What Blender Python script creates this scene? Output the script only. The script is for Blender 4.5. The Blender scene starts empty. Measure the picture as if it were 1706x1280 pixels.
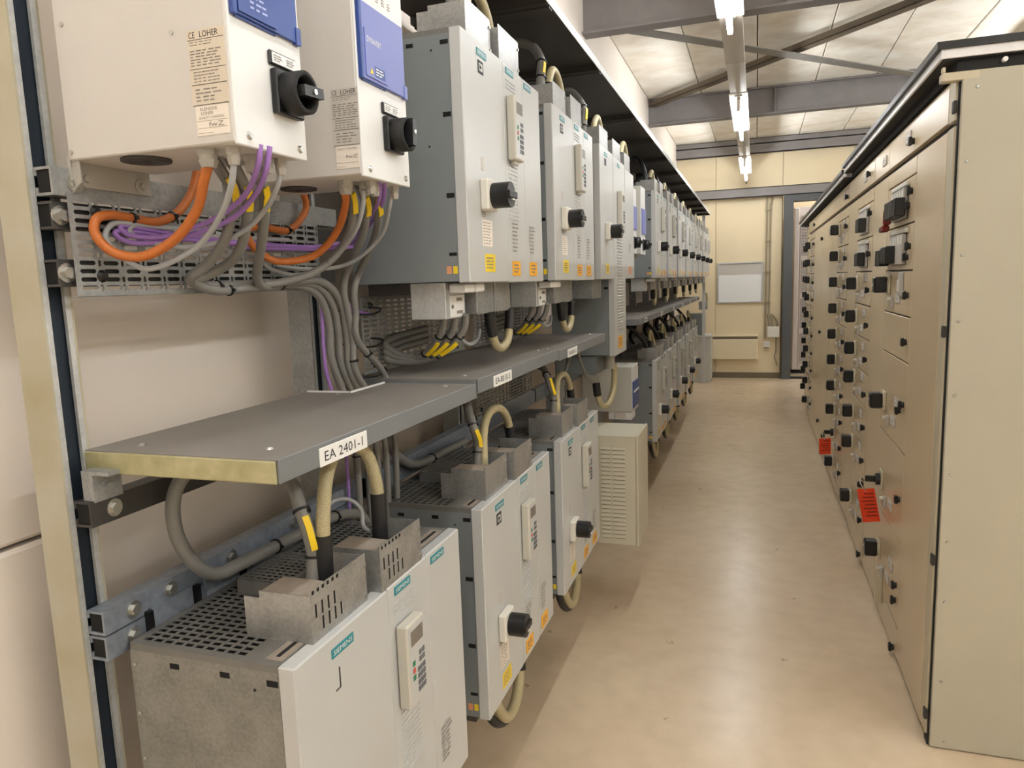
import bpy, math, random
from mathutils import Vector, Matrix
random.seed(11)
S = bpy.context.scene
COL = S.collection
PI = math.pi

# ------------------------------------------------------------------ camera
CAM = bpy.data.cameras.new('camera')
cam = bpy.data.objects.new('camera', CAM)
COL.objects.link(cam)
RX = Vector((0.947724, 0.317323, -0.033555))
DN = Vector((0.012169, -0.141024, -0.989931))
FW = Vector((-0.318860, 0.937773, -0.137513))
mw = Matrix((( RX.x, -DN.x, -FW.x, 0.0), (RX.y, -DN.y, -FW.y, 0.0), (RX.z, -DN.z, -FW.z, 1.55), (0, 0, 0, 1)))
cam.matrix_world = mw
CAM.sensor_fit = 'HORIZONTAL'
CAM.sensor_width = 36.0
CAM.lens = 36.0 * 1203.08 / 1706.0
CAM.clip_start = 0.02
S.camera = cam

# ------------------------------------------------------------------ world, exposure
W = bpy.data.worlds.new('world')
S.world = W
W.use_nodes = True
W.node_tree.nodes['Background'].inputs[0].default_value = (1.0, 0.93, 0.82, 1)
W.node_tree.nodes['Background'].inputs[1].default_value = 0.05
S.view_settings.view_transform = 'Standard'
S.view_settings.look = 'None'
S.view_settings.gamma = 1.0
S.view_settings.use_curve_mapping = False
S.view_settings.exposure = 0.0
TUBE_COLOR = (0.97, 1.0, 1.02, 1)
TUBE_POWER = 90.0

# ------------------------------------------------------------------ materials
MATS = {}
def lin(c):
    return tuple(((v / 255.0) / 12.92 if v <= 10 else (((v / 255.0) + 0.055) / 1.055) ** 2.4) for v in c)

def mat(name, rgb, rough=0.5, metal=0.0, var=0.0, scale=6.0, bump=0.0, bscale=200.0, emit=0.0, spec=0.5):
    """painted / plastic / metal surface with a little procedural tone variation"""
    m = bpy.data.materials.new(name); m.use_nodes = True
    nt = m.node_tree; b = nt.nodes['Principled BSDF']
    c = lin(rgb) + (1.0,)
    b.inputs['Base Color'].default_value = c
    b.inputs['Roughness'].default_value = rough
    b.inputs['Metallic'].default_value = metal
    b.inputs['Specular IOR Level'].default_value = spec
    tc = nt.nodes.new('ShaderNodeTexCoord')
    if var > 0:
        n = nt.nodes.new('ShaderNodeTexNoise'); n.inputs['Scale'].default_value = scale
        n.inputs['Detail'].default_value = 5.0; n.inputs['Roughness'].default_value = 0.6
        nt.links.new(tc.outputs['Object'], n.inputs['Vector'])
        r = nt.nodes.new('ShaderNodeValToRGB')
        r.color_ramp.elements[0].position = 0.3; r.color_ramp.elements[1].position = 0.72
        r.color_ramp.elements[0].color = tuple(v * (1 - var) for v in c[:3]) + (1,)
        r.color_ramp.elements[1].color = tuple(min(1, v * (1 + var * 0.6)) for v in c[:3]) + (1,)
        nt.links.new(n.outputs['Fac'], r.inputs['Fac'])
        nt.links.new(r.outputs['Color'], b.inputs['Base Color'])
    if bump > 0:
        n2 = nt.nodes.new('ShaderNodeTexNoise'); n2.inputs['Scale'].default_value = bscale
        n2.inputs['Detail'].default_value = 3.0
        nt.links.new(tc.outputs['Object'], n2.inputs['Vector'])
        bp = nt.nodes.new('ShaderNodeBump'); bp.inputs['Strength'].default_value = bump
        bp.inputs['Distance'].default_value = 0.002
        nt.links.new(n2.outputs['Fac'], bp.inputs['Height'])
        nt.links.new(bp.outputs['Normal'], b.inputs['Normal'])
    if emit > 0:
        b.inputs['Emission Color'].default_value = c
        b.inputs['Emission Strength'].default_value = emit
    MATS[name] = m
    return m

def galv(name, a, b_, rough=0.42, scale=90.0, metal=0.75):
    """zinc-coated sheet: soft two-scale mottling"""
    m = bpy.data.materials.new(name); m.use_nodes = True
    nt = m.node_tree; p = nt.nodes['Principled BSDF']
    tc = nt.nodes.new('ShaderNodeTexCoord')
    v = nt.nodes.new('ShaderNodeTexNoise'); v.inputs['Scale'].default_value = scale; v.inputs['Detail'].default_value = 4
    n = nt.nodes.new('ShaderNodeTexNoise'); n.inputs['Scale'].default_value = scale * 0.12; n.inputs['Detail'].default_value = 4
    nt.links.new(tc.outputs['Object'], v.inputs['Vector']); nt.links.new(tc.outputs['Object'], n.inputs['Vector'])
    mx = nt.nodes.new('ShaderNodeMath'); mx.operation = 'ADD'
    nt.links.new(v.outputs['Fac'], mx.inputs[0]); nt.links.new(n.outputs['Fac'], mx.inputs[1])
    r = nt.nodes.new('ShaderNodeValToRGB')
    r.color_ramp.elements[0].position = 0.36; r.color_ramp.elements[1].position = 0.64
    r.color_ramp.elements[0].color = lin(a) + (1,); r.color_ramp.elements[1].color = lin(b_) + (1,)
    hf = nt.nodes.new('ShaderNodeMath'); hf.operation = 'MULTIPLY'; hf.inputs[1].default_value = 0.5
    nt.links.new(mx.outputs[0], hf.inputs[0])
    nt.links.new(hf.outputs[0], r.inputs['Fac'])
    nt.links.new(r.outputs['Color'], p.inputs['Base Color'])
    p.inputs['Metallic'].default_value = metal; p.inputs['Roughness'].default_value = rough
    MATS[name] = m
    return m

mat('panel_white', (194, 195, 194), 0.3, var=0.03, scale=3, bump=0.06, bscale=400)
mat('panel_edge', (198, 194, 182), 0.42)
mat('loher_white', (228, 228, 227), 0.4, bump=0.05, bscale=500)
mat('loher_beige', (208, 203, 197), 0.5, var=0.03, scale=4, bump=0.08, bscale=350)
mat('blue_deep', (48, 74, 142), 0.4, var=0.04)
mat('blue_pale', (112, 122, 186), 0.4, var=0.03)
mat('blue_print', (170, 180, 222), 0.5)
mat('drive_grey', (128, 134, 137), 0.48, metal=0.15, var=0.05, scale=9, bump=0.05, bscale=300)
mat('grille_grey', (120, 118, 114), 0.5, metal=0.2, var=0.12, scale=14)
mat('dusty_metal', (150, 138, 126), 0.75, var=0.18, scale=25)
mat('shelf_grey', (136, 131, 125), 0.55, metal=0.1, var=0.12, scale=5, bump=0.05)
mat('shelf_lip', (122, 125, 128), 0.5, metal=0.1, var=0.04)
mat('black', (16, 16, 18), 0.38)
mat('black_matt', (22, 22, 23), 0.75)
mat('void', (9, 9, 10), 0.9)
mat('rail_dark', (74, 72, 70), 0.55, metal=0.4, var=0.1, scale=20)
mat('slot_blue', (30, 40, 52), 0.6, metal=0.3, var=0.15, scale=12)
galv('galv_bright', (182, 184, 184), (206, 207, 206), 0.4, 120, metal=0.35)
galv('galv_mid', (140, 142, 142), (168, 169, 168), 0.45, 110, metal=0.35)
galv('galv_raw', (120, 118, 112), (146, 143, 136), 0.55, 150, metal=0.2)
galv('galv_box', (154, 154, 152), (182, 182, 180), 0.36, 150, metal=0.6)
galv('galv_dark', (92, 94, 94), (140, 142, 142), 0.45, 120)
galv('galv_blue', (122, 129, 138), (152, 159, 170), 0.42, 60, metal=0.35)
galv('passivated', (160, 154, 112), (188, 182, 144), 0.45, 40, metal=0.25)
galv('post_metal', (172, 164, 134), (192, 188, 174), 0.45, 9, metal=0.2)
mat('steel_bolt', (190, 190, 186), 0.3, metal=0.9)
mat('teal', (38, 134, 146), 0.45)
mat('white', (238, 238, 236), 0.5)
mat('offwhite', (222, 218, 208), 0.5)
mat('ink', (44, 44, 46), 0.7)
mat('ink_soft', (138, 132, 124), 0.8)
mat('label_paper', (214, 202, 184), 0.65)
mat('label_white', (236, 226, 214), 0.65)
mat('label_silver', (198, 192, 184), 0.55)
mat('yellow_sticker', (238, 208, 40), 0.5)
mat('orange_sticker', (244, 176, 40), 0.5)
mat('salmon', (216, 150, 110), 0.6)
mat('lcd', (120, 112, 104), 0.25)
mat('key_grey', (96, 98, 104), 0.5)
mat('key_green', (30, 120, 82), 0.5)
mat('key_red', (196, 80, 76), 0.5)
mat('yellow_tag', (244, 208, 28), 0.45)
mat('cable_orange', (190, 106, 42), 0.45, var=0.12, scale=120, bump=0.3, bscale=500)
mat('cable_violet', (158, 118, 192), 0.42, var=0.06, scale=40)
mat('cable_grey', (168, 170, 172), 0.45)
mat('cable_dark', (128, 126, 122), 0.48, var=0.06, scale=30)
mat('cable_black', (26, 26, 28), 0.5)
mat('hose', (196, 184, 146), 0.45, metal=0.15, var=0.28, scale=420, bump=0.6, bscale=700)
mat('gland_grey', (176, 172, 164), 0.5)
mat('floor', (182, 160, 132), 0.4)
mat('wall_plain', (226, 220, 208), 0.6, var=0.03)
mat('wall_left', (240, 229, 218), 0.5, var=0.06, scale=2.2)
mat('wall_cream', (234, 217, 182), 0.55, var=0.04, scale=1.5)
mat('deck', (226, 216, 196), 0.7)
mat('beam_grey', (132, 127, 126), 0.55, var=0.10, scale=5, bump=0.12, bscale=40)
mat('brace_grey', (140, 136, 130), 0.5, metal=0.4, var=0.14, scale=18)
mat('brace_brown', (98, 86, 70), 0.6, var=0.1, scale=12)
mat('trunk_white', (214, 206, 194), 0.45)
mat('reflector', (226, 220, 208), 0.35)
mat('gear_tan', (210, 190, 158), 0.27, var=0.03, scale=2.5, bump=0.03, bscale=300)
mat('gear_post', (200, 190, 166), 0.45)
mat('gear_side', (184, 178, 160), 0.42, var=0.05, scale=3, bump=0.06, bscale=300)
mat('gear_cap', (240, 240, 242), 0.4)
mat('module_grey', (186, 180, 172), 0.45)
mat('red_tag', (238, 74, 38), 0.55)
mat('red_lock', (132, 42, 28), 0.5)
mat('chrome', (210, 210, 208), 0.2, metal=1.0)
mat('door_dark', (84, 86, 88), 0.5, var=0.05)
mat('rack_white', (226, 214, 206), 0.45)
mat('plinth', (120, 108, 88), 0.7, var=0.1)
mat('heater', (232, 218, 186), 0.45)
mat('louvre_beige', (212, 206, 186), 0.45, var=0.03, scale=4)
mat('light_box', (196, 194, 186), 0.5, var=0.04)
mat('conduit', (150, 138, 116), 0.5)

def tune_floor():
    m = MATS['floor']; nt = m.node_tree; b = nt.nodes['Principled BSDF']
    tc = nt.nodes.new('ShaderNodeTexCoord')
    n1 = nt.nodes.new('ShaderNodeTexNoise'); n1.inputs['Scale'].default_value = 1.3; n1.inputs['Detail'].default_value = 6
    n2 = nt.nodes.new('ShaderNodeTexNoise'); n2.inputs['Scale'].default_value = 9.0; n2.inputs['Detail'].default_value = 8
    n3 = nt.nodes.new('ShaderNodeTexVoronoi'); n3.inputs['Scale'].default_value = 5.5
    n4 = nt.nodes.new('ShaderNodeTexNoise'); n4.inputs['Scale'].default_value = 60.0
    for n in (n1, n2, n4): nt.links.new(tc.outputs['Object'], n.inputs['Vector'])
    add = nt.nodes.new('ShaderNodeMix'); add.data_type = 'VECTOR'
    nt.links.new(tc.outputs['Object'], add.inputs[4]); nt.links.new(n4.outputs['Color'], add.inputs[5]); add.inputs[0].default_value = 0.05
    nt.links.new(add.outputs[1], n3.inputs['Vector'])
    r1 = nt.nodes.new('ShaderNodeValToRGB')
    r1.color_ramp.elements[0].position = 0.3; r1.color_ramp.elements[1].position = 0.7
    r1.color_ramp.elements[0].color = lin((212, 190, 161)) + (1,); r1.color_ramp.elements[1].color = lin((226, 206, 178)) + (1,)
    nt.links.new(n1.outputs['Fac'], r1.inputs['Fac'])
    r2 = nt.nodes.new('ShaderNodeValToRGB')
    r2.color_ramp.elements[0].position = 0.25; r2.color_ramp.elements[1].position = 0.6
    r2.color_ramp.elements[0].color = (0.90, 0.885, 0.87, 1); r2.color_ramp.elements[1].color = (1, 1, 1, 1)
    nt.links.new(n2.outputs['Fac'], r2.inputs['Fac'])
    mx = nt.nodes.new('ShaderNodeMix'); mx.data_type = 'RGBA'; mx.blend_type = 'MULTIPLY'; mx.inputs[0].default_value = 1
    nt.links.new(r1.outputs['Color'], mx.inputs[6]); nt.links.new(r2.outputs['Color'], mx.inputs[7])
    r3 = nt.nodes.new('ShaderNodeValToRGB')      # small dark chips
    r3.color_ramp.elements[0].position = 0.035; r3.color_ramp.elements[1].position = 0.06
    r3.color_ramp.elements[0].color = (0.55, 0.5, 0.45, 1); r3.color_ramp.elements[1].color = (1, 1, 1, 1)
    nt.links.new(n3.outputs['Distance'], r3.inputs['Fac'])
    m2 = nt.nodes.new('ShaderNodeMix'); m2.data_type = 'RGBA'; m2.blend_type = 'MULTIPLY'; m2.inputs[0].default_value = 1
    nt.links.new(mx.outputs[2], m2.inputs[6]); nt.links.new(r3.outputs['Color'], m2.inputs[7])
    nt.links.new(m2.outputs[2], b.inputs['Base Color'])
    b.inputs['Roughness'].default_value = 0.26
tune_floor()

def tune_deck():
    m = MATS['deck']; nt = m.node_tree; b = nt.nodes['Principled BSDF']
    tc = nt.nodes.new('ShaderNodeTexCoord'); mp = nt.nodes.new('ShaderNodeMapping')
    mp.inputs['Scale'].default_value = (1.0, 1.3, 1)
    nt.links.new(tc.outputs['Object'], mp.inputs['Vector'])
    n = nt.nodes.new('ShaderNodeTexNoise'); n.inputs['Scale'].default_value = 2.6; n.inputs['Detail'].default_value = 8; n.inputs['Roughness'].default_value = 0.65
    nt.links.new(mp.outputs['Vector'], n.inputs['Vector'])
    r = nt.nodes.new('ShaderNodeValToRGB')
    r.color_ramp.elements[0].position = 0.28; r.color_ramp.elements[1].position = 0.62
    r.color_ramp.elements[0].color = lin((222, 210, 190)) + (1,); r.color_ramp.elements[1].color = lin((248, 243, 232)) + (1,)
    nt.links.new(n.outputs['Fac'], r.inputs['Fac']); nt.links.new(r.outputs['Color'], b.inputs['Base Color'])
tune_deck()

def tube_mat():
    m = bpy.data.materials.new('fluorescent'); m.use_nodes = True
    nt = m.node_tree; b = nt.nodes['Principled BSDF']
    b.inputs['Base Color'].default_value = (1, 1, 1, 1)
    b.inputs['Emission Color'].default_value = TUBE_COLOR
    b.inputs['Emission Strength'].default_value = TUBE_POWER
    MATS['fluorescent'] = m
tube_mat()

# ------------------------------------------------------------------ mesh helpers
WO = {}     # world origin of every object built
class MB:
    def __init__(s, o=(0, 0, 0)):
        s.v = []; s.f = []; s.m = []; s.o = Vector(o); s.sm = []
    def _add(s, vs, fs, m=0, smooth=False):
        k = len(s.v)
        s.v.extend([(x + s.o.x, y + s.o.y, z + s.o.z) for x, y, z in vs])
        for f in fs:
            s.f.append(tuple(i + k for i in f)); s.m.append(m); s.sm.append(smooth)
        return s
    def box(s, x0, x1, y0, y1, z0, z1, m=0, top=None):
        if x1 < x0: x0, x1 = x1, x0
        if y1 < y0: y0, y1 = y1, y0
        if z1 < z0: z0, z1 = z1, z0
        vs = [(x0, y0, z0), (x1, y0, z0), (x1, y1, z0), (x0, y1, z0), (x0, y0, z1), (x1, y0, z1), (x1, y1, z1), (x0, y1, z1)]
        s._add(vs, [(3, 2, 1, 0), (0, 1, 5, 4), (1, 2, 6, 5), (2, 3, 7, 6), (3, 0, 4, 7)], m)
        s._add(vs[4:], [(0, 1, 2, 3)], m if top is None else top)
        return s
    def cbox(s, x0, x1, y0, y1, z0, z1, c=0.003, m=0):
        """box with chamfered edges"""
        if x1 < x0: x0, x1 = x1, x0
        if y1 < y0: y0, y1 = y1, y0
        if z1 < z0: z0, z1 = z1, z0
        c = min(c, (x1 - x0) * .45, (y1 - y0) * .45, (z1 - z0) * .45)
        X = (x0, x1); Y = (y0, y1); Z = (z0, z1); vs = []; ix = {}
        for i in (0, 1):
            for j in (0, 1):
                for k in (0, 1):
                    sx = c if i == 0 else -c; sy = c if j == 0 else -c; sz = c if k == 0 else -c
                    ix[i, j, k, 0] = len(vs); vs.append((X[i], Y[j] + sy, Z[k] + sz))
                    ix[i, j, k, 1] = len(vs); vs.append((X[i] + sx, Y[j], Z[k] + sz))
                    ix[i, j, k, 2] = len(vs); vs.append((X[i] + sx, Y[j] + sy, Z[k]))
        fs = []
        def q(*a): fs.append(tuple(ix[t] for t in a))
        for i in (0, 1):
            a = [(i, 0, 0, 0), (i, 1, 0, 0), (i, 1, 1, 0), (i, 0, 1, 0)]
            q(*(a if i else a[::-1]))
        for j in (0, 1):
            a = [(0, j, 0, 1), (1, j, 0, 1), (1, j, 1, 1), (0, j, 1, 1)]
            q(*(a[::-1] if j else a))
        for k in (0, 1):
            a = [(0, 0, k, 2), (1, 0, k, 2), (1, 1, k, 2), (0, 1, k, 2)]
            q(*(a if k else a[::-1]))
        for i in (0, 1):
            for j in (0, 1):
                a = [(i, j, 0, 0), (i, j, 0, 1), (i, j, 1, 1), (i, j, 1, 0)]
                q(*(a if (i + j) % 2 == 1 else a[::-1]) if False else a)
        for j in (0, 1):
            for k in (0, 1):
                q((0, j, k, 1), (1, j, k, 1), (1, j, k, 2), (0, j, k, 2))
        for i in (0, 1):
            for k in (0, 1):
                q((i, 0, k, 0), (i, 1, k, 0), (i, 1, k, 2), (i, 0, k, 2))
        for i in (0, 1):
            for j in (0, 1):
                for k in (0, 1):
                    q((i, j, k, 0), (i, j, k, 1), (i, j, k, 2))
        return s._add(vs, fs, m)
    def cyl(s, p, d, r, h, n=16, m=0, r2=None, smooth=True):
        d = Vector(d).normalized(); p = Vector(p)
        a = d.orthogonal().normalized(); b = d.cross(a)
        r2 = r if r2 is None else r2; vs = []
        for k in range(n):
            t = 2 * PI * k / n; e = a * math.cos(t) + b * math.sin(t)
            vs.append(tuple(p + e * r)); vs.append(tuple(p + d * h + e * r2))
        s._add(vs, [(2 * k, 2 * ((k + 1) % n), 2 * ((k + 1) % n) + 1, 2 * k + 1) for k in range(n)], m, smooth)
        s._add([vs[2 * k] for k in range(n)], [tuple(range(n))[::-1]], m)
        s._add([vs[2 * k + 1] for k in range(n)], [tuple(range(n))], m)
        return s
    def ring(s, p, d, r, ri, h, n=24, m=0):
        d = Vector(d).normalized(); p = Vector(p)
        a = d.orthogonal().normalized(); b = d.cross(a); vs = []
        for k in range(n):
            t = 2 * PI * k / n; e = a * math.cos(t) + b * math.sin(t)
            vs += [tuple(p + e * r), tuple(p + d * h + e * r), tuple(p + d * h + e * ri), tuple(p + e * ri)]
        fs = []
        for k in range(n):
            q = (k + 1) % n
            for i in range(4):
                j = (i + 1) % 4
                fs.append((4 * k + i, 4 * q + i, 4 * q + j, 4 * k + j))
        return s._add(vs, fs, m, True)
    def tube(s, pts, r, n=8, m=0, cap=True):
        P = [Vector(p) for p in pts]; T = []
        for i in range(len(P)):
            t = (P[min(i + 1, len(P) - 1)] - P[max(i - 1, 0)])
            T.append(t.normalized() if t.length > 1e-9 else Vector((0, 0, 1)))
        a = T[0].orthogonal().normalized(); vs = []
        for i, p in enumerate(P):
            a = (a - T[i] * a.dot(T[i]))
            a = a.normalized() if a.length > 1e-6 else T[i].orthogonal().normalized()
            b = T[i].cross(a)
            for k in range(n):
                t = 2 * PI * k / n
                vs.append(tuple(p + (a * math.cos(t) + b * math.sin(t)) * r))
        fs = []
        for i in range(len(P) - 1):
            for k in range(n):
                q = (k + 1) % n
                fs.append((i * n + k, i * n + q, (i + 1) * n + q, (i + 1) * n + k))
        s._add(vs, fs, m, True)
        if cap:
            s._add(vs[:n], [tuple(range(n))[::-1]], m); s._add(vs[-n:], [tuple(range(n))], m)
        return s
    def quad(s, a, b, c, d, m=0):
        return s._add([a, b, c, d], [(0, 1, 2, 3)], m)
    def prism(s, poly, axis, a0, a1, m=0):
        """polygon in the two other axes (cyclic order), extruded along axis 'x','y' or 'z'"""
        def pt(p, a):
            return {'x': (a, p[0], p[1]), 'y': (p[0], a, p[1]), 'z': (p[0], p[1], a)}[axis]
        n = len(poly)
        vs = [pt(p, a0) for p in poly] + [pt(p, a1) for p in poly]
        fs = [tuple(range(n))[::-1], tuple(range(n, 2 * n))] + [(i, (i + 1) % n, n + (i + 1) % n, n + i) for i in range(n)]
        return s._add(vs, fs, m)
    def build(s, name, mats, parent=None, kind=None, label=None):
        if isinstance(mats, str): mats = [mats]
        me = bpy.data.meshes.new(name)
        lo = [min(v[i] for v in s.v) for i in range(3)]; hi = [max(v[i] for v in s.v) for i in range(3)]
        c = Vector([(lo[i] + hi[i]) / 2 for i in range(3)])
        if parent is None: c.z = lo[2]
        me.from_pydata([(x - c.x, y - c.y, z - c.z) for x, y, z in s.v], [], s.f)
        for mm in mats: me.materials.append(MATS[mm])
        me.polygons.foreach_set('material_index', s.m)
        me.polygons.foreach_set('use_smooth', s.sm)
        me.update()
        o = bpy.data.objects.new(name, me); COL.objects.link(o)
        WO[o.name] = c
        if parent is not None:
            o.parent = parent; o.location = c - WO[parent.name]
        else:
            o.location = c
        if kind: o['kind'] = kind
        if label: o['label'] = label
        return o

def fix_normals(o):
    import bmesh
    bm = bmesh.new(); bm.from_mesh(o.data)
    bmesh.ops.recalc_face_normals(bm, faces=bm.faces); bm.to_mesh(o.data); bm.free()

def thing(name, label, cat, loc, group=None):
    o = bpy.data.objects.new(name, None); COL.objects.link(o)
    o.empty_display_size = 0.05
    o.location = loc; WO[o.name] = Vector(loc)
    o['label'] = label; o['category'] = cat
    if group: o['group'] = group
    return o
def tag(o, label, cat, group=None):
    o['label'] = label; o['category'] = cat
    if group: o['group'] = group
    return o
def struct_root(name, loc=(0, 0, 0)):
    o = bpy.data.objects.new(name, None); COL.objects.link(o); o.empty_display_size = 0.05
    o.location = loc; WO[o.name] = Vector(loc); o['kind'] = 'structure'
    return o
def kids(o): return [c for c in o.children]
def copy_tree(o, parent=None, loc=None, skip=()):
    c = o.copy(); COL.objects.link(c)
    if parent is not None: c.parent = parent
    if loc is not None: c.location = loc
    WO[c.name] = Vector(loc) if loc is not None else (WO[parent.name] + Vector(o.location) if parent is not None else Vector(o.location))
    for k in kids(o):
        if k.name.split('.')[0] in skip: continue
        copy_tree(k, c, None, skip)
    return c
def inst(o, parent, world):
    """copy of a part (and its sub-parts) under another parent at a world position"""
    c = o.copy(); COL.objects.link(c); c.parent = parent
    WO[c.name] = Vector(world); c.location = Vector(world) - WO[parent.name]
    for k in kids(o): copy_tree(k, c)
    return c

def smooth_path(pts, sub=6):
    P = [Vector(p) for p in pts]
    if len(P) < 3: return P
    out = []
    for i in range(len(P) - 1):
        p0 = P[max(i - 1, 0)]; p1 = P[i]; p2 = P[i + 1]; p3 = P[min(i + 2, len(P) - 1)]
        for k in range(sub):
            t = k / sub
            out.append(0.5 * ((2 * p1) + (p2 - p0) * t + (2 * p0 - 5 * p1 + 4 * p2 - p3) * t * t + (3 * p1 - p0 - 3 * p2 + p3) * t ** 3))
    out.append(P[-1])
    return out

TXT = {}
def text_geo(s):
    """flat letter outlines of the built-in font, normalised to cap height 1"""
    if s in TXT: return TXT[s]
    cu = bpy.data.curves.new('t', 'FONT'); cu.body = s; cu.resolution_u = 2
    ob = bpy.data.objects.new('t', cu); COL.objects.link(ob)
    dg = bpy.context.evaluated_depsgraph_get()
    me = ob.evaluated_get(dg).to_mesh()
    vs = [tuple(v.co) for v in me.vertices]; fs = [tuple(p.vertices) for p in me.polygons]
    bpy.data.objects.remove(ob); bpy.data.curves.remove(cu)
    x0 = min(v[0] for v in vs); x1 = max(v[0] for v in vs); y0 = min(v[1] for v in vs); y1 = max(v[1] for v in vs)
    vs = [((v[0] - x0) / (x1 - x0), (v[1] - y0) / (y1 - y0)) for v in vs]
    TXT[s] = (vs, fs)
    return TXT[s]
def put_text(mb, s, org, right, up, w, h, m=0):
    """letters in the rectangle w x h whose lower left corner is org"""
    vs, fs = text_geo(s)
    org = Vector(org); right = Vector(right); up = Vector(up)
    mb._add([tuple(org + right * (v[0] * w) + up * (v[1] * h)) for v in vs], fs, m)
def put_lines(mb, org, right, up, w, h, rows, m=0, fill=0.55, words=4, rnd=None):
    """small print too fine to read: rows of short dashes"""
    rnd = rnd or random.Random(5)
    org = Vector(org); right = Vector(right); up = Vector(up)
    rh = h / rows
    for r in range(rows):
        z = h - (r + 1) * rh + rh * (1 - fill) / 2
        x = 0.0; wl = w * (0.72 + 0.28 * rnd.random())
        for k in range(words):
            ww = wl / words * (0.55 + 0.4 * rnd.random())
            a = org + right * x + up * z
            mb.quad(tuple(a), tuple(a + right * ww), tuple(a + right * ww + up * rh * fill), tuple(a + up * rh * fill), m)
            x += wl / words

def sheet(mb, org, U, V, N, cells_u, cells_v, hole, t, m=0, chamfer=0.0):
    """perforated sheet: cells_u, cells_v lists of sizes, hole(i,j,w,h)->None or (u0,u1,v0,v1) in cell"""
    org = Vector(org); U = Vector(U); V = Vector(V); N = Vector(N)
    uu = [0.0]
    for w in cells_u: uu.append(uu[-1] + w)
    vv = [0.0]
    for h in cells_v: vv.append(vv[-1] + h)
    P = lambda u, v, d=0.0: tuple(org + U * u + V * v - N * d)
    for i, w in enumerate(cells_u):
        for j, h in enumerate(cells_v):
            a, b = uu[i], uu[i + 1]; c, d = vv[j], vv[j + 1]
            ho = hole(i, j, w, h)
            if ho is None:
                mb.quad(P(a, c), P(b, c), P(b, d), P(a, d), m); continue
            e, f, g, k = a + ho[0], a + ho[1], c + ho[2], c + ho[3]
            ch = min(chamfer, (f - e) * .45, (k - g) * .45)
            if ch > 0:
                inn = [(e + ch, g), (f - ch, g), (f, g + ch), (f, k - ch), (f - ch, k), (e + ch, k), (e, k - ch), (e, g + ch)]
            else:
                inn = [(e, g), (f, g), (f, k), (e, k)]
            n = len(inn)
            vs = [P(a, c), P(b, c), P(b, d), P(a, d)] + [P(*q) for q in inn] + [P(q[0], q[1], t) for q in inn]
            if ch > 0:
                fs = [(0, 1, 5, 4), (1, 2, 7, 6), (2, 3, 9, 8), (3, 0, 11, 10), (1, 6, 5), (2, 8, 7), (3, 10, 9), (0, 4, 11)]
            else:
                fs = [(0, 1, 5, 4), (1, 2, 6, 5), (2, 3, 7, 6), (3, 0, 4, 7)]
            fs += [(4 + q, 4 + (q + 1) % n, 4 + n + (q + 1) % n, 4 + n + q) for q in range(n)]
            mb._add(vs, fs, m)
PX = (1, 0, 0); NX = (-1, 0, 0); PY = (0, 1, 0); NY = (0, -1, 0); PZ = (0, 0, 1); NZ = (0, 0, -1)

# ================================================================== ROOM
Y0, Y1, XL, XR, ZC = -4.0, 11.55, -1.16, 4.2, 3.52
fl = MB().box(XL - .1, XR + .1, Y0 - .1, 13.2, -0.12, 0.0).build('floor', 'floor', kind='structure')

wl = struct_root('wall_left', (XL, 4, 0))
MB().box(XL - .16, XL - .085, Y0, Y1 + .1, 0, ZC + .1).build('backing', 'black_matt', wl)
zs = [0.0, 0.145, 1.145, 2.145, 3.145, ZC + .05]
for a, b in zip(zs[:-1], zs[1:]):
    MB().cbox(XL - .09, XL, Y0, Y1 + .1, a + .004, b - .004, .007).build('wall_panel', 'wall_left', wl)

wb = struct_root('wall_back', (0, Y1, 0))
MB().box(XL, .36, Y1 + .085, Y1 + .14, 0, ZC + .1).build('backing', 'black_matt', wb)
MB().box(.36, XR, Y1 + .085, Y1 + .14, 2.72, ZC + .1).build('backing', 'black_matt', wb)
MB().box(1.72, XR, Y1 + .085, Y1 + .14, 0, 2.72).build('backing', 'black_matt', wb)
xs = [XL, -.59, .352]
for a, b in zip(xs[:-1], xs[1:]):
    MB().cbox(a + .002, b - .002, Y1, Y1 + .09, 0, ZC + .05, .004).build('wall_panel', 'wall_cream', wb)
xs = [.352, 1.294, 2.236, 3.178, XR]
for a, b in zip(xs[:-1], xs[1:]):
    MB().cbox(a + .002, b - .002, Y1, Y1 + .09, 2.70, ZC + .05, .004).build('wall_panel', 'wall_cream', wb)
for a, b in ((1.75, 2.236), (2.236, 3.178), (3.178, XR)):
    MB().cbox(a + .002, b - .002, Y1, Y1 + .09, 0, 2.695, .004).build('wall_panel', 'wall_cream', wb)
# room beyond the doorway
MB().box(.0, 2.2, 12.9, 13.0, 0, 3.2).box(-.05, .0, Y1 + .14, 13.0, 0, 3.2).box(2.2, 2.25, Y1 + .14, 13.0, 0, 3.2)\
    .box(-.05, 2.25, Y1 + .14, 13.0, 3.2, 3.25).build('wall_beyond', 'wall_cream', kind='structure')
MB().box(XR, XR + .1, Y0, Y1 + .1, 0, ZC + .1).build('wall_right', 'wall_plain', kind='structure')
MB().box(XL - .1, XR + .1, Y0 - .1, Y0, 0, ZC + .1).build('wall_front', 'wall_plain', kind='structure')
MB().cbox(XL, .36, Y1 - .012, Y1, 0, .085, .003).build('baseboard_back', 'plinth', kind='structure')

ce = struct_root('ceiling', (0, 4, ZC))
MB().box(XL - .1, XR + .1, Y0 - .1, Y1 + .2, ZC + .06, ZC + .12).build('backing', 'black_matt', ce)
x = XL
while x < XR:
    MB().cbox(x + .004, min(x + .572, XR) - .004, Y0, Y1 + .1, ZC, ZC + .065, .006).build('ceiling_panel', 'deck', ce)
    x += .572

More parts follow.
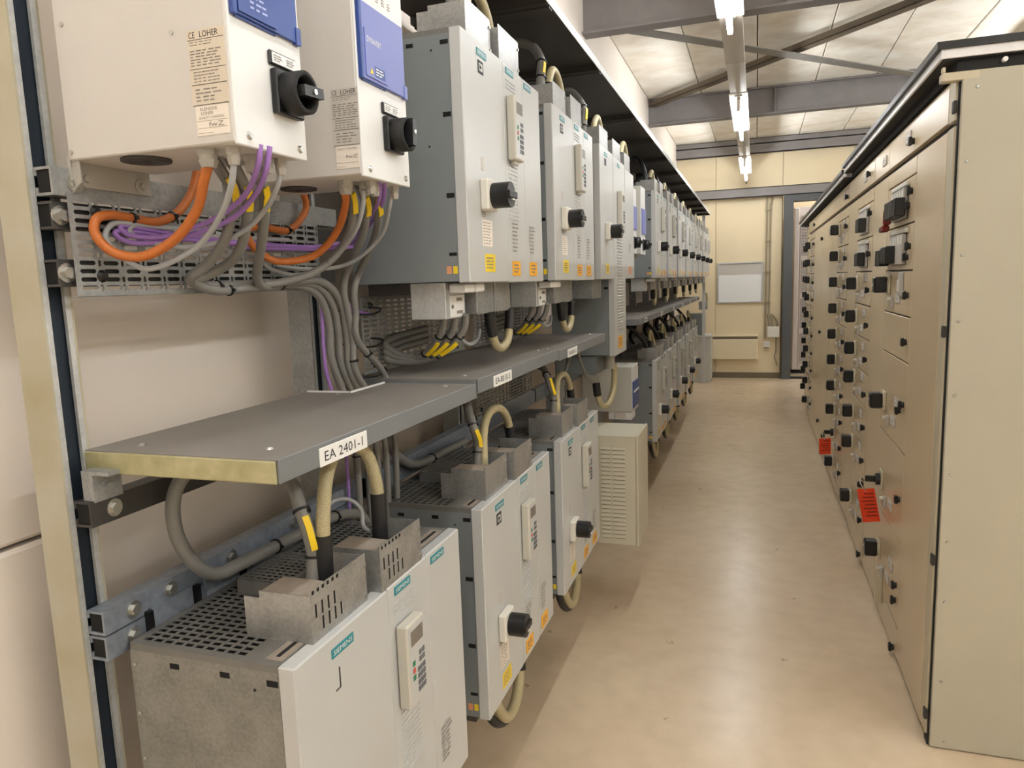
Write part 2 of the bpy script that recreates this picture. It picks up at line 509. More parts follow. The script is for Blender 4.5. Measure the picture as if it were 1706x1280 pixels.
def ibeam(y, label, half=False):
    w = .125; t = .014; zb, zt = 3.235, 3.515
    b = MB()
    b.box(XL, XR, y, y + w, zb, zb + t)
    b.box(XL, XR, y, y + w, zt - t, zt)
    b.box(XL, XR, y + w / 2 - .005, y + w / 2 + .005, zb + t, zt - t)
    for k in range(5):
        xx = XL + .02 + k * 1.3
        if k: b.box(xx, xx + .01, y + .01, y + w - .01, zb + t, zt - t)
    o = b.build('roof_beam', 'beam_grey', kind='structure')
    tag(o, label, 'beam')
ibeam(5.15, 'grey steel roof beam nearest the camera, cut by the top of the photo')
ibeam(8.40, 'grey steel roof beam crossing the middle of the ceiling behind the crossed braces')
o = MB().box(XL, XR, 11.40, 11.412, 3.30, 3.51).box(XL, XR, 11.40, 11.47, 3.30, 3.312).box(XL, XR, 11.40, 11.55, 3.43, 3.445).build('roof_beam', 'beam_grey', kind='structure')
tag(o, 'grey steel channel along the top of the end wall under the ceiling', 'beam')
o = MB().box(XL, XR, 11.43, 11.44, 2.69, 2.825).box(XL, XR, 11.43, 11.55, 2.69, 2.70).box(XL, XR, 11.43, 11.55, 2.815, 2.825).build('lintel_beam', 'beam_grey', kind='structure')
tag(o, 'grey steel beam across the end wall above the door', 'beam')

def bar(p, q, w, h, name, m, label, lip=0):
    """flat or angle bar between two points"""
    p = Vector(p); q = Vector(q); d = (q - p).normalized(); sd = d.cross(Vector((0, 0, 1))).normalized()
    up = sd.cross(d)
    b = MB()
    def bx_(s0, s1, u0, u1, mi):
        vs = [tuple(e + sd * s + up * u) for e in (p, q) for s, u in ((s0, u0), (s1, u0), (s1, u1), (s0, u1))]
        b._add(vs, [(0, 1, 2, 3), (4, 5, 6, 7), (0, 1, 5, 4), (1, 2, 6, 5), (2, 3, 7, 6), (3, 0, 4, 7)], mi)
    bx_(-w / 2, w / 2, 0, h, 0)
    if lip: bx_(-w / 2, -w / 2 + h, 0, lip, 1 if isinstance(m, list) else 0)
    o = b.build(name, m, kind='structure'); tag(o, label, 'brace')
bar((1.86, 5.30, 3.42), (-1.11, 8.38, 3.42), .095, .008, 'wind_brace', ['brace_brown', 'brace_brown'], 'brown steel angle brace running from upper right down to the wall', .05)
bar((-1.16, 5.42, 3.38), (1.60, 8.24, 3.38), .12, .008, 'wind_brace', 'brace_grey', 'galvanised flat brace crossing in front of the brown one')

# ------------------------------------------------------------------ lights
def lamp_row(x, ends, y0, y1, lab, z=3.0):
    t = MB().box(x - .062, x + .062, y0, y1, z, z + .05)
    for e in ends:
        if y0 < e + 1.0 < y1: t.box(x - .064, x + .064, e + .98, e + .985, z - .003, z + .053)
    t = t.build('light_trunking', 'trunk_white'); tag(t, lab, 'light rail')
    for i, e in enumerate(ends):
        r = thing('ceiling_light', '', 'light', (x, e - .7, z), None)
        b = MB()
        b.box(x - .072, x + .072, e - 1.55, e + .02, z - .008, z - .0005); b.box(x - .03, x + .03, e - 1.5, e, z - .02, z - .008)
        b.build('reflector', 'reflector', r)
        MB().cyl((x, e - 1.40, z - .095), PY, .015, 1.38, 14).build('tube', 'fluorescent', r)
        for yy in (e - 1.43, e - .025):
            MB().cbox(x - .014, x + .014, yy, yy + .025, z - .115, z - .015, .003).build('lamp_holder', 'trunk_white', r)
        yield r
ordn = ['first', 'second', 'third', 'fourth', 'fifth', 'sixth', 'seventh', 'eighth', 'ninth', 'tenth']
names = ['fluorescent tube light hanging behind the camera', 'fluorescent tube light above the camera',
         'largest lit fluorescent tube at the top edge of the photo', 'second lit fluorescent tube along the ceiling rail, in front of the middle beam',
         'farthest lit fluorescent tube, hanging just before the end wall']
for r, n in zip(lamp_row(-.155, [-2.1, 1.15, 4.46, 7.86, 11.1], -3.6, 11.16, 'long pale light rail hung over the aisle carrying the tubes'), names): r['label'] = n
for k, r in enumerate(lamp_row(2.3, [-2.1, -.5, 1.1, 2.7, 4.3, 5.9, 7.5, 9.1, 10.7], -3.8, 11.0, 'pale light rail on the far side of the switchgear', 3.22)): r['label'] = ordn[k] + ' tube light from the near end over the far side of the switchgear'
hg = MB().cyl((-.155, 11.13, 3.0), (0, .9, -.33), .009, .32, 8).cyl((-.155, 11.13, 3.0), PZ, .008, .5, 8).build('light_hanger', 'conduit'); tag(hg, 'thin rod tying the light rail to the end wall beam', 'hanger')

# ------------------------------------------------------------------ end wall things
d = struct_root('door_1', (.9, Y1, 0))
MB().box(.372, .50, 11.44, Y1 + .14, 0, 2.69).build('door_jamb', 'door_dark', d)
MB().box(1.60, 1.74, 11.44, Y1 + .14, 0, 2.69).build('door_jamb', 'door_dark', d)
MB().box(.50, 1.60, 11.44, Y1 + .14, 2.60, 2.69).build('door_head', 'door_dark', d)
MB().box(.38, 1.62, Y1 - .06, Y1 + .12, 0, .012).build('threshold', 'black_matt', d)
sv = thing('server_cabinet', 'tall pale cabinet with perforated doors seen through the end doorway', 'cabinet', (1.0, 12.3, .02))
MB().box(.54, 1.55, 12.13, 12.7, .06, 2.56).build('body', 'rack_white', sv)
MB().box(.54, 1.53, 12.15, 12.68, .0, .06).build('plinth', 'black_matt', sv)
MB().cbox(.54, .62, 12.07, 12.13, .07, 2.55, .012).build('corner_post', 'rack_white', sv)
for a, b in ((.15, .64), (.70, 1.18), (1.24, 1.76), (1.82, 2.42)):
    v = MB()
    sheet(v, (.645, 12.11, a), PX, PZ, NY, [.024] * 30, [(b - a) / 26] * 26, lambda i, j, w, h: (w * .12, w * .88, h * .28, h * .8), .01)
    v.box(.635, .645, 12.10, 12.125, a - .02, b + .02).box(.645, 1.37, 12.10, 12.125, a - .03, a).box(.645, 1.37, 12.10, 12.125, b, b + .03)
    vp = v.build('vent_door', 'rack_white', sv)
    MB().box(.65, 1.36, 12.122, 12.126, a + .01, b - .01).build('backing', 'void', vp)

rl = thing('ceiling_light', 'unseen tube light added to brighten the cabinet beyond the end doorway', 'light', (1.1, 11.9, 3.1))  # added lamp, hidden behind the lintel, to brighten the pale cabinet
MB().box(.5, 1.9, 11.86, 11.94, 3.14, 3.2).build('housing', 'trunk_white', rl)
MB().cyl((.55, 11.9, 3.10), PX, .015, 1.3, 12).build('tube', 'fluorescent', rl)
nb = thing('notice_board', 'white board with a grey band in an aluminium frame on the end wall', 'board', (-.23, Y1, 1.15))
MB().box(-.545, .078, Y1 - .014, Y1 - .008, 1.165, 1.735).build('sheet', 'white', nb)
MB().box(-.54, .074, Y1 - .017, Y1 - .014, 1.575, 1.73).build('grey_band', 'label_silver', nb)
b = MB()
b.cbox(-.565, -.54, Y1 - .03, Y1, 1.145, 1.755, .004).cbox(.072, .097, Y1 - .03, Y1, 1.145, 1.755, .004).cbox(-.54, .072, Y1 - .03, Y1, 1.145, 1.168, .004).cbox(-.54, .072, Y1 - .03, Y1, 1.732, 1.755, .004)
b.build('frame', 'galv_bright', nb)
ht = thing('wall_heater', 'long cream panel heater under the white board', 'heater', (-.3, Y1, .27))
MB().cbox(-.665, .035, Y1 - .085, Y1 - .02, .29, .60, .008).build('front_panel', 'heater', ht)
MB().box(-.655, .025, Y1 - .075, Y1 - .02, .60, .638).build('grille', 'plinth', ht)
MB().cbox(-.665, .035, Y1 - .085, Y1, .638, .662, .005).build('top_cover', 'heater', ht)
MB().box(-.64, .02, Y1 - .02, Y1 - .0, .30, .62).build('back_plate', 'heater', ht)
cd = thing('conduit_run', 'pair of grey conduits clipped down the end wall to a junction box', 'conduit', (.15, Y1, .8))
for xx in (.135, .185):
    MB().tube([(xx + (.03 if xx > .15 else .0), Y1 - .02, 2.69), (xx, Y1 - .02, 2.55), (xx, Y1 - .02, .86 if xx > .15 else .6)], .011, 10).build('pipe', 'conduit', cd)
for zz in (2.5, 2.05, 1.6, 1.15):
    MB().box(.115, .205, Y1 - .034, Y1, zz - .008, zz + .008).build('clip', 'conduit', cd)
jb = thing('junction_box', 'cream junction box on the end wall below the conduits', 'box', (.25, Y1, .62))
MB().cbox(.165, .34, Y1 - .075, Y1, .62, .785, .008).build('body', 'offwhite', jb)
for q, (xx, r_) in enumerate(((.19, .016), (.235, .012), (.30, .012))):
    MB().tube(smooth_path([(xx, Y1 - .04, .785), (xx, Y1 - .04, .86), (xx - .01 if q < 2 else xx - .03, Y1 - .03, .92), (.17 if q < 2 else .22, Y1 - .02, .97)]), r_, 8).build('cable', 'conduit', jb)
sk = thing('wall_socket', 'small cream socket with a dark opening right of the heater', 'socket', (.15, Y1, .47))
MB().cbox(.11, .205, Y1 - .05, Y1, .47, .56, .006).build('body', 'offwhite', sk)
MB().box(.13, .19, Y1 - .035, Y1 - .01, .462, .471).build('opening', 'black', sk)
cb = MB().tube(smooth_path([(.29, Y1 - .02, .62), (.29, Y1 - .02, .4), (.27, Y1 - .03, .34), (.30, Y1 - .03, .25), (.31, Y1 - .03, .20)]), .008, 8).build('loose_cable', 'conduit'); tag(cb, 'short grey cable hanging below the junction box', 'cable')
fc = thing('floor_cabinet', 'low grey-beige floor cabinet at the far end of the drive row', 'cabinet', (-.86, 11.2, 0))
MB().cbox(-1.08, -.63, 11.0, 11.42, .0, .675, .006).build('body', 'light_box', fc)
MB().cbox(-1.09, -.62, 10.99, 11.43, .675, .70, .004).build('top', 'offwhite', fc)
MB().cbox(-.635, -.622, 11.02, 11.40, .03, .66, .004).build('door', 'light_box', fc)
bs = thing('small_wall_box', 'small dark cabinet with cables above the far floor cabinet', 'box', (-.82, 11.1, .95))
MB().cbox(-.95, -.72, 11.0, 11.3, .72, 1.02, .006).build('lower_box', 'drive_grey', bs)
MB().cbox(-.80, -.68, 11.0, 11.2, 1.08, 1.20, .006).build('upper_box', 'galv_mid', bs)
MB().tube(smooth_path([(-.74, 11.08, 1.2), (-.73, 11.06, 1.3), (-.69, 11.05, 1.32), (-.68, 11.06, 1.2)]), .02, 8).build('hose', 'hose', bs)
o = MB().box(-.74, -.70, 10.85, 10.89, 0, 2.43).build('rack_post', 'panel_white'); tag(o, 'thin white upright at the far end of the drive row', 'post')

# ================================================================== LEFT RACK
FX = -.64            # front plane of the drives
BX = -.955           # their back
def strut(b, y0, y1, z0, z1, x0=-1.0, x1=-.965, m=0):
    """C rail along y, open end visible"""
    t = .004
    b.box(x1 - t, x1, y0, y1, z0, z1, m)
    b.box(x0, x1 - t, y0, y1, z1 - t, z1, m); b.box(x0, x1 - t, y0, y1, z0, z0 + t, m)
    b.box(x0, x0 + t, y0, y1, z0 + t, z0 + .012, m); b.box(x0, x0 + t, y0, y1, z1 - .012, z1 - t, m)
def post(y, label, z1=2.5, m='post_metal'):
    b = MB()
    t = .004; x0, x1 = -1.06, -1.0; w = .048
    b.box(x0, x1, y - t, y, 0, z1); b.box(x0, x1, y + w - t, y + w, 0, z1); b.box(x0, x0 + t, y, y + w - t, 0, z1)
    r = thing('rack_post', label, 'post', (x0, y, 0), None)
    b.build('channel', m, r)
    lp = MB()
    lp.box(x1 - .006, x1, y, y + .009, 0, z1).box(x1 - .006, x1, y + w - .013, y + w - t, 0, z1)
    lp.build('lip', 'galv_bright', r)
    MB().box(x0 + t, x1 - .009, y + .001, y + w - t - .001, 0, z1 - .001).build('slotted_inside', 'slot_blue', r)
    return r
post(.800, 'front galvanised rack upright at the left edge of the photo')
post(1.478, 'rack upright beside the vertical bundle of grey cables', m='galv_mid')
for k, yy in enumerate((2.34, 3.10, 3.88, 4.86, 5.64, 6.40, 7.18, 7.95, 8.73, 9.5)):
    post(yy, ordn[k + 2 if k + 2 < 10 else 9] + ' rack upright from the near end, hidden among the drives' if k < 8 else ('last' if k == 9 else 'next to last') + ' rack upright at the far end of the drive row', m='galv_mid')

def bolt(b, x, y, z, d=PX, r=.0145, m=0):
    b.cyl((x, y, z), d, r, .002, 14, m); b.cyl(Vector((x, y, z)) + Vector(d) * .002, d, r * .62, .006, 6, m, smooth=False)
def rail(name, label, y0, y1, z0, z1, m, bolts=(), x1=-.965):
    r = thing(name, label, 'rail', (x1, y0, z0))
    b = MB(); strut(b, y0, y1, z0, z1, x1 - .034, x1); b.build('channel', m, r)
    MB().box(x1 - .030, x1 - .006, y0 + .002, y0 + .01, z0 + .005, z1 - .005).build('open_end', 'void', r)
    for yy in bolts:
        b = MB(); bolt(b, x1, yy, (z0 + z1) / 2); b.build('bolt', 'steel_bolt', r)
    return r
rail('mounting_rail', 'grey rail carrying the white switch boxes, just under the first box', .808, 1.56, 1.700, 1.741, 'galv_mid', (.845,))
rail('mounting_rail', 'short rail behind the top edge of the slotted cable panel', .808, 1.55, 1.652, 1.692, 'rail_dark', (.82,), x1=-.972)
rail('mounting_rail', 'rail behind the bottom edge of the slotted cable panel', .808, 1.55, 1.568, 1.608, 'rail_dark', (.82,), x1=-.972)
rail('mounting_rail', 'dark rail under the near shelf', .808, 1.55, 1.198, 1.239, 'rail_dark', (.85,))
rail('mounting_rail', 'upper of the two bluish rails behind the nearest drive', .808, 1.60, 1.021, 1.060, 'galv_blue', (.865, .945, 1.10, 1.30))
r = rail('mounting_rail', 'lower of the two bluish rails behind the nearest drive', .808, 1.60, .978, 1.018, 'galv_blue', (.86,))
for ya, yb in ((.895, .985), (1.02, 1.11), (1.15, 1.30)):
    MB().box(-.965, -.957, ya, yb, .985, 1.030).build('hanger_plate', 'galv_blue', r)
for yy in (.885, .995, 1.12): MB().box(-.966, -.955, yy, yy + .010, .99, 1.026).build('clip', 'black', r)
bk = MB().box(-.985, -.963, .815, .868, 1.236, 1.280).box(-.985, -.93, .815, .868, 1.280, 1.286); bolt(bk, -.963, .84, 1.255)
tag(bk.build('shelf_bracket', 'galv_mid'), 'small steel bracket under the corner of the near shelf', 'bracket')
for k, (ya, yb) in enumerate(((1.62, 2.37), (2.39, 3.15), (3.17, 4.9), (4.92, 10.3))):
    rail('mounting_rail', ['second', 'third', 'fourth', 'far'][k] + ' lower rail behind the bottom row of drives', ya, yb, 1.0, 1.06, 'galv_blue', (), x1=-.962)
    rail('mounting_rail', ['second', 'third', 'fourth', 'far'][k] + ' upper rail behind the top row of drives', ya, yb, 2.15, 2.21, 'galv_mid', (), x1=-.962)
    rail('mounting_rail', ['second', 'third', 'fourth', 'far'][k] + ' middle rail behind the cables under the top row', ya, yb, 1.19, 1.23, 'rail_dark', (), x1=-.966)

def cable_panel(label, y0, z0, cols, rows):
    r = thing('cable_panel', label, 'cable panel', (-.962, y0, z0))
    b = MB(); cu = [.008]
    for k in range(cols): cu += [.031, .0115]
    cv = [.006] + [.0125] * rows + [.006]
    def hole(i, j, w, h):
        if i == 0 or j == 0 or j == rows + 1: return None
        if i % 2 == 1: return (.001, .030, .003, .0098)
        return (.003, .0088, .0008, .0117) if (j - 1) % 3 != 2 else None
    sheet(b, (-.962, y0, z0), PY, PZ, PX, cu, cv, hole, .0018, chamfer=.0025)
    L = sum(cu); H = sum(cv)
    b.box(-.977, -.9645, y0, y0 + L, z0 - .0015, z0); b.box(-.977, -.9645, y0, y0 + L, z0 + H, z0 + H + .0015)
    b.build('slotted_sheet', 'galv_mid', r)
    for zz in (z0 + .03, z0 + H - .022):
        bb = MB().cyl((-.962, y0 + .047, zz), PX, .010, .006, 12, r2=.006); bb.build('cap_screw', 'black', r)
    return r
cable_panel('slotted steel cable panel under the two white switch boxes', .826, 1.553, 15, 11)
cable_panel('slotted steel cable panel under the first tall grey drive', 1.643, 1.328, 16, 15)
cable_panel('slotted steel cable panel under the second tall grey drive', 2.42, 1.328, 16, 15)
cable_panel('slotted steel cable panel below the shelf behind the third lower drive', 2.42, 1.06, 16, 11)

# ---- shelves
def shelf(label, y0, y1, zt, tagtext=None, ty=None, far=False, grp=None, x0=-1.0, end=None, notch=False):
    r = thing('shelf', label, 'shelf', ((x0 + FX) / 2, y0, zt), grp)
    h = .035; g = .002
    b = MB()
    if notch:
        b.box(x0, FX, y0, y1 - .17, zt - .003, zt); b.box(-.885, FX, y1 - .17, y1, zt - .003, zt)
    else:
        b.box(x0, FX, y0, y1 - g, zt - .003, zt)
    b.build('top_plate', 'shelf_grey', r)
    MB().cbox(FX - .003, FX + .0015, y0, y1 - g, zt - h, zt + .001, .001).build('front_lip', 'shelf_lip', r)
    if end:
        e = MB().cbox(x0, FX - .004, y0 - .003, y0 + .004, zt - h - .001, zt - .002, .002)
        e.box(x0, FX - .004, y0 + .004, y0 + .03, zt - h, zt - h + .003); e.build('end_channel', end, r)
    else:
        MB().box(x0, FX - .004, y0, y0 + .003, zt - h, zt - .003).build('end_lip', 'shelf_lip', r)
    MB().box(x0, FX - .004, y1 - .005, y1 - .002, zt - h, zt - .003).build('end_lip', 'shelf_lip', r)
    if notch:
        MB().box(x0, -.884, y1 - .172, y1 - .168, zt - .006, zt + .004).box(-.886, -.882, y1 - .172, y1 - .01, zt - .006, zt + .004).build('edge_trim', 'white', r)
    if not far:
        for xx, yy in ((-.93, y0 + .045), (-.70, y0 + .06), (-.70, y1 - .05), (-.90, y1 - .05)):
            if notch and xx == -.90: yy = y1 - .20
            MB().cyl((xx, yy, zt), PZ, .007, .003, 12, r2=.004).build('screw', 'steel_bolt', r)
    if tagtext:
        b = MB().cbox(FX + .0015, FX + .003, ty, ty + .145, zt - .036, zt - .006, .0008, 0) if not far else MB().box(FX + .0015, FX + .003, ty, ty + .11, zt - .031, zt - .004)
        b.m = [0] * len(b.f)
        if far: put_lines(b, (FX + .0034, ty + .01, zt - .024), PY, PZ, .09, .012, 1, 1, .8, 3)
        else: put_text(b, tagtext, (FX + .0034, ty + .013, zt - .029), PY, PZ, .116, .016, 1)
        b.build('name_tag', ['white', 'ink'], r)
    return r
shelf('large grey shelf nearest the camera with the tag EA 2401-1', .84, 1.612, 1.313, 'EA 2401-1', .938, end='passivated', notch=True)
shelf('grey shelf after the first one, tagged EA-8010-3', 1.624, 2.388, 1.322, 'EA-8010-3', 1.73)
shelf('grey shelf ending at the tall narrow drive, tagged EA-8010-2', 2.392, 3.20, 1.316, 'EA-8010-2', 2.508)
for k in range(6):
    y = 4.195 + k * .79
    shelf('%s grey shelf of the far half of the row, counted from the camera' % ordn[k], y, y + .788, 1.322, 'x', y + .22, True, 'shelves in the far half of the drive row', -1.1)

# ---- cover plates above the top row
for k, (a, b_) in enumerate(((1.60, 2.385), (2.385, 3.185), (3.185, 4.18), (4.18, 4.93), (4.93, 5.70), (5.70, 6.48), (6.48, 7.25), (7.25, 8.03), (8.03, 8.8), (8.8, 9.6), (9.6, 10.3), (10.3, 10.97))):
    r = thing('cover_plate', '%s dark cover plate above the top row of drives, counted from the camera' % (ordn[k] if k < 10 else ['eleventh', 'twelfth'][k - 10]), 'cover plate', (-.85, a, 2.43), 'cover plates over the top row')
    MB().box(-1.12, FX, a, b_ - .003, 2.455, 2.458).build('plate', 'rail_dark', r)
    MB().box(FX - .001, FX + .002, a, b_ - .003, 2.432, 2.462).build('front_lip', 'panel_white', r)  # lip coloured white for the lamplight falling on it
    MB().box(-1.12, FX - .002, a, a + .035, 2.425, 2.455).build('cross_rib', 'rail_dark', r)
    MB().box(-1.12, FX - .002, b_ - .03, b_ - .004, 2.430, 2.455).build('cross_rib', 'rail_dark', r)

# ================================================================== DRIVES
def terminal_box(D, y0, y1, z0, z1, x1, parent, slots, depth=.10, m='galv_box'):
    """open-topped sheet metal cover with vent slots, standing on a drive"""
    b = MB(D); t = .002; x0 = x1 - depth
    b.box(x1 - t, x1, y0, y1, z0, z1)                       # front
    b.box(x0, x1 - t, y0, y0 + t, z0, z1 - .008)            # near side
    b.box(x0, x1 - t, y1 - t, y1, z0, z1 - .004)            # far side
    b.box(x0, x0 + t, y0 + t, y1 - t, z0, z0 + (z1 - z0) * .45)
    b.box(x0, x1 - t, y0 + t, y0 + (y1 - y0) * .38, z1 - .012, z1 - .010, 2)   # dusty lid part
    b.box(x0 + .01, x1 - .006, y0 + (y1 - y0) * .38, y1 - t, z0 + .02, z0 + .022, 2)
    b.box(x0 - .03, x0, y0, y0 + t, z0, z1 - .02)
    for k in range(4):
        yy = y0 + .012 + k * (y1 - y0) * .105
        for zz in ((.45, .70), (.15, .40)):
            if slots: b.box(x1, x1 + .0004, yy + (.018 if zz[0] < .3 else 0), yy + .004 + (.018 if zz[0] < .3 else 0), z0 + (z1 - z0) * zz[0], z0 + (z1 - z0) * zz[1], 1)
    if slots:
        for k in range(6):
            yy = y0 + .006 + k * .014
            b.box(x1, x1 + .0004, yy, yy + .006, z1 - .008, z1 - .002, 1)
    for zz in (z0 + .012, z1 - .02):
        b.cyl((x1, y1 - .006, zz), PX, .004, .003, 8, 3)
    return b.build('terminal_box', [m, 'void', 'dusty_metal', 'steel_bolt'], parent)

def nameplate(D, y, z, parent, w=.066, h=.0165):
    b = MB(D); b.box(0, .0012, y, y + w, z, z + h)
    put_text(b, 'SIEMENS', (.0016, y + w * .08, z + h * .26), PY, PZ, w * .84, h * .5, 1)
    return b.build('nameplate', ['teal', 'white'], parent)

def switch(D, y, z, parent):
    b = MB(D).cbox(0, .022, y, y + .075, z, z + .076, .004); b.build('switch_base', 'offwhite', parent)
    b = MB(D).cyl((.022, y + .040, z + .037), PX, .031, .046, 22)
    b.cbox(.066, .074, y + .010, y + .070, z + .028, z + .046, .002).build('switch_knob', 'black', parent)
    b = MB(D).box(.0685, .0745, y + .034, y + .046, z + .024, z + .027); b.build('pointer', 'white', parent)

def drive(x, y, z, h, kind):
    """one three-door frequency drive; local frame: x=0 front plane, y along the row, z up"""
    D = (x, y, z)
    side = 'galv_raw' if kind == 'near' else 'drive_grey'
    r = thing('frequency_drive', '', 'drive', (x - .16, y, z))
    body = MB(D).box(-.315, -.030, .005, .633, 0, h - .012, 0, 1); body = body.build('body', [side, 'void'], r)
    b = MB(D)
    for zz in ((h - .035, h - .025), (h * .66, h * .66 + .011), (h * .34, h * .34 + .011), (.06, .068)):
        b.box(-.052, -.032, .0044, .0052, zz[0], zz[1])
    for xx in (-.235, -.138): b.box(xx, xx + .018, .0044, .0052, h - .033, h - .024)
    for xx, zz in ((-.075, h - .045), (-.09, h * .55)): b.cyl((xx, .0052, zz), NY, .0025, .0008, 10)
    b.build('cut_out', 'void', body, kind='stuff')
    if kind == 'near':
        b = MB(D)
        for zz in (h - .035, h - .12, h - .20, h - .30): b.cyl((-.305, .005, zz), NY, .003, .003, 8)
        b.build('rivet', 'steel_bolt', body, kind='stuff')
    else:
        b = MB(D).box(-.060, -.047, .0042, .005, .018, .036).box(-.043, -.032, .0042, .005, .018, .036); b.m[6:] = [1] * (len(b.m) - 6)
        b.build('warning_sticker', ['salmon', 'yellow_sticker'], body)
    # top grille
    b = MB(D); cu = [.012] + [.0205] * 10 + [.006]; cv = [.012] + [.0148] * 41 + [.009]
    sheet(b, (-.315, .005, h), PX, PY, PZ, cu, cv, lambda i, j, w, hh: None if i in (0, 11) or j in (0, 42) else (.0025, .018, .0028, .0122), .0015)
    b.box(-.092, -.030, .005, .633, h - .012, h); b.box(-.315, -.092, .005, .0065, h - .012, h); b.box(-.315, -.313, .005, .633, h - .012, h)
    b.build('top_grille', 'grille_grey', r)
    for a in (.018, .455):
        b = MB(D).box(-.062, -.032, a, a + .16, h, h + .0012, 0).box(-.050, -.043, a + .01, a + .15, h + .0012, h + .0016, 1)
        b.build('top_slot_plate', ['dusty_metal', 'void'], r)
    # three front doors
    dA = MB(D).cbox(-.030, 0, .003, .290, -.004, h, .0025).build('door', 'panel_white', r)
    dB = MB(D).cbox(-.030, -.0015, .294, .462, -.006, h + .001, .003).build('control_panel', 'panel_white', r)
    dC = MB(D).cbox(-.030, -.0025, .4635, .637, -.006, h + .001, .003).build('cover_panel', 'panel_white', r)
    nameplate(D, .100, h - .036, dA)
    nameplate((x - .0015, y, z), .318, h - .024, dB); nameplate((x - .0025, y, z), .482, h - .026, dC)
    b = MB(D)
    if kind == 'near':
        b.box(0, .0008, .118, .121, h - .092, h - .058).box(0, .0008, .106, .121, h - .094, h - .092); b.build('latch_slot', 'ink', dA)
    else:
        b.box(0, .001, .106, .142, h - .076, h - .046, 0).box(.001, .0013, .112, .136, h - .070, h - .052, 1)
        b._add([(.0015, .116, h - .068), (.0015, .132, h - .061), (.0015, .116, h - .054)], [(0, 1, 2)], 0)
        b.build('symbol_plate', ['ink', 'panel_white'], dA)
        switch(D, .088, .170, dA)
        b = MB(D).box(0, .0008, .105, .122, .268, .300); b.build('small_plate', 'label_silver', dA)
        b = MB(D); put_lines(b, (.0006, .095, .155), PY, PZ, .030, .014, 3, 0, .5, 2)
        b.build('print', 'ink_soft', dA)
        b = MB(D).box(0, .0006, .096, .166, .085, .150, 0); put_lines(b, (.0009, .101, .088), PY, PZ, .06, .058, 8, 1, .28, 3); b.build('rating_label', ['label_white', 'ink_soft'], dA)
        b = MB(D).box(0, .0008, .108, .180, .022, .066, 0); put_lines(b, (.0011, .116, .028), PY, PZ, .056, .032, 4, 1, .45, 3); b.build('warning_sticker', ['yellow_sticker', 'ink_soft'], dA)
        for yy, par in ((.325, dB), (.490, dC)):
            b = MB(D).box(-.002, .0003, yy, yy + .068, .012, .052, 0); put_lines(b, (.0006, yy + .01, .018), PY, PZ, .048, .028, 3, 1, .5, 2); b.build('warning_sticker', ['orange_sticker', 'ink_soft'], par)
    for yy, par in ((.332, dB), (.492, dC)):
        if kind == 'near' and par is dB: continue
        b = MB(D); put_lines(b, (-.0002, yy, .075), PY, PZ, .058, .085, 8, 0, .34, 2); b.build('print', 'ink_soft', par)
    # louvres of the control panel
    b = MB(D)
    for k in range(3):
        for q in range(4): b.box(-.0015, .0003, .315 + q * .022, .331 + q * .022, h - .062 + k * .010, h - .0595 + k * .010)
    for k in range(int((h - .40) / .011)):
        for q in range(4): b.box(-.0015, .0003, .318 + q * .021, .334 + q * .021, .165 + k * .011, .1678 + k * .011)
    b.build('louvre_ridges', 'panel_white', dB, kind='stuff')
    # keypad
    kz0, kz1 = h - .250, h - .082
    kp = MB(D).cbox(0, .024, .312, .386, kz0, kz1, .003).cbox(.001, .014, .330, .368, kz0 - .010, kz0 + .002, .002).build('keypad', 'panel_edge', r)
    MB(D).box(.024, .0246, .316, .384, kz0 + .006, kz1 - .006).build('face_plate', 'panel_white', kp)
    MB(D).box(.0246, .0252, .326, .376, kz1 - .046, kz1 - .016).build('display', 'lcd', kp)
    b = MB(D)
    for q in range(4):
        for k in range(3): b.box(.0246, .0256, .3475 + k * .0115, .3565 + k * .0115, kz0 + .020 + q * .0135, kz0 + .030 + q * .0135, 0)
    for q in range(2):
        for k in range(2): b.box(.0246, .0256, .356 + k * .013, .366 + k * .013, kz0 + .078 + q * .014, kz0 + .088 + q * .014, 0)
    for q, mm in ((0, 1), (1, 2), (2, 1)): b.box(.0246, .0256, .328, .338, kz0 + .052 + q * .0145, kz0 + .062 + q * .0145, mm)
    b.build('keys', ['key_grey', 'key_green', 'key_red'], kp, kind='stuff')
    b = MB(D)
    for q in range(5):
        for k in range(4): b.box(.004 + k * .004, .006 + k * .004, .3114, .3122, kz0 + .078 + q * .005, kz0 + .0805 + q * .005)
    b.build('grip_dots', 'panel_white', kp, kind='stuff')
    # boxes on top
    terminal_box(D, .075, .245, h, h + .088, -.015, r, kind == 'near', .095)
    terminal_box(D, .278, .445, h, h + .088, -.004, r, kind == 'near', .10)
    b = MB(D); cu = [.006] + [.014] * 7 + [.006]; cv = [.006] + [.013] * 10 + [.006]
    sheet(b, (-.272, .212, h + .028), PX, PY, PZ, cu, cv, lambda i, j, w, hh: None if i in (0, 8) or j in (0, 11) else (.0015, .0125, .003, .0105), .0015)
    b.box(-.272, -.27, .212, .354, h, h + .028).box(-.162, -.16, .212, .354, h, h + .028).box(-.272, -.16, .212, .214, h, h + .028)
    b.box(-.27, -.162, .214, .354, h + .001, h + .003, 1)
    b.build('raised_grille', ['grille_grey', 'void'], r)
    return r

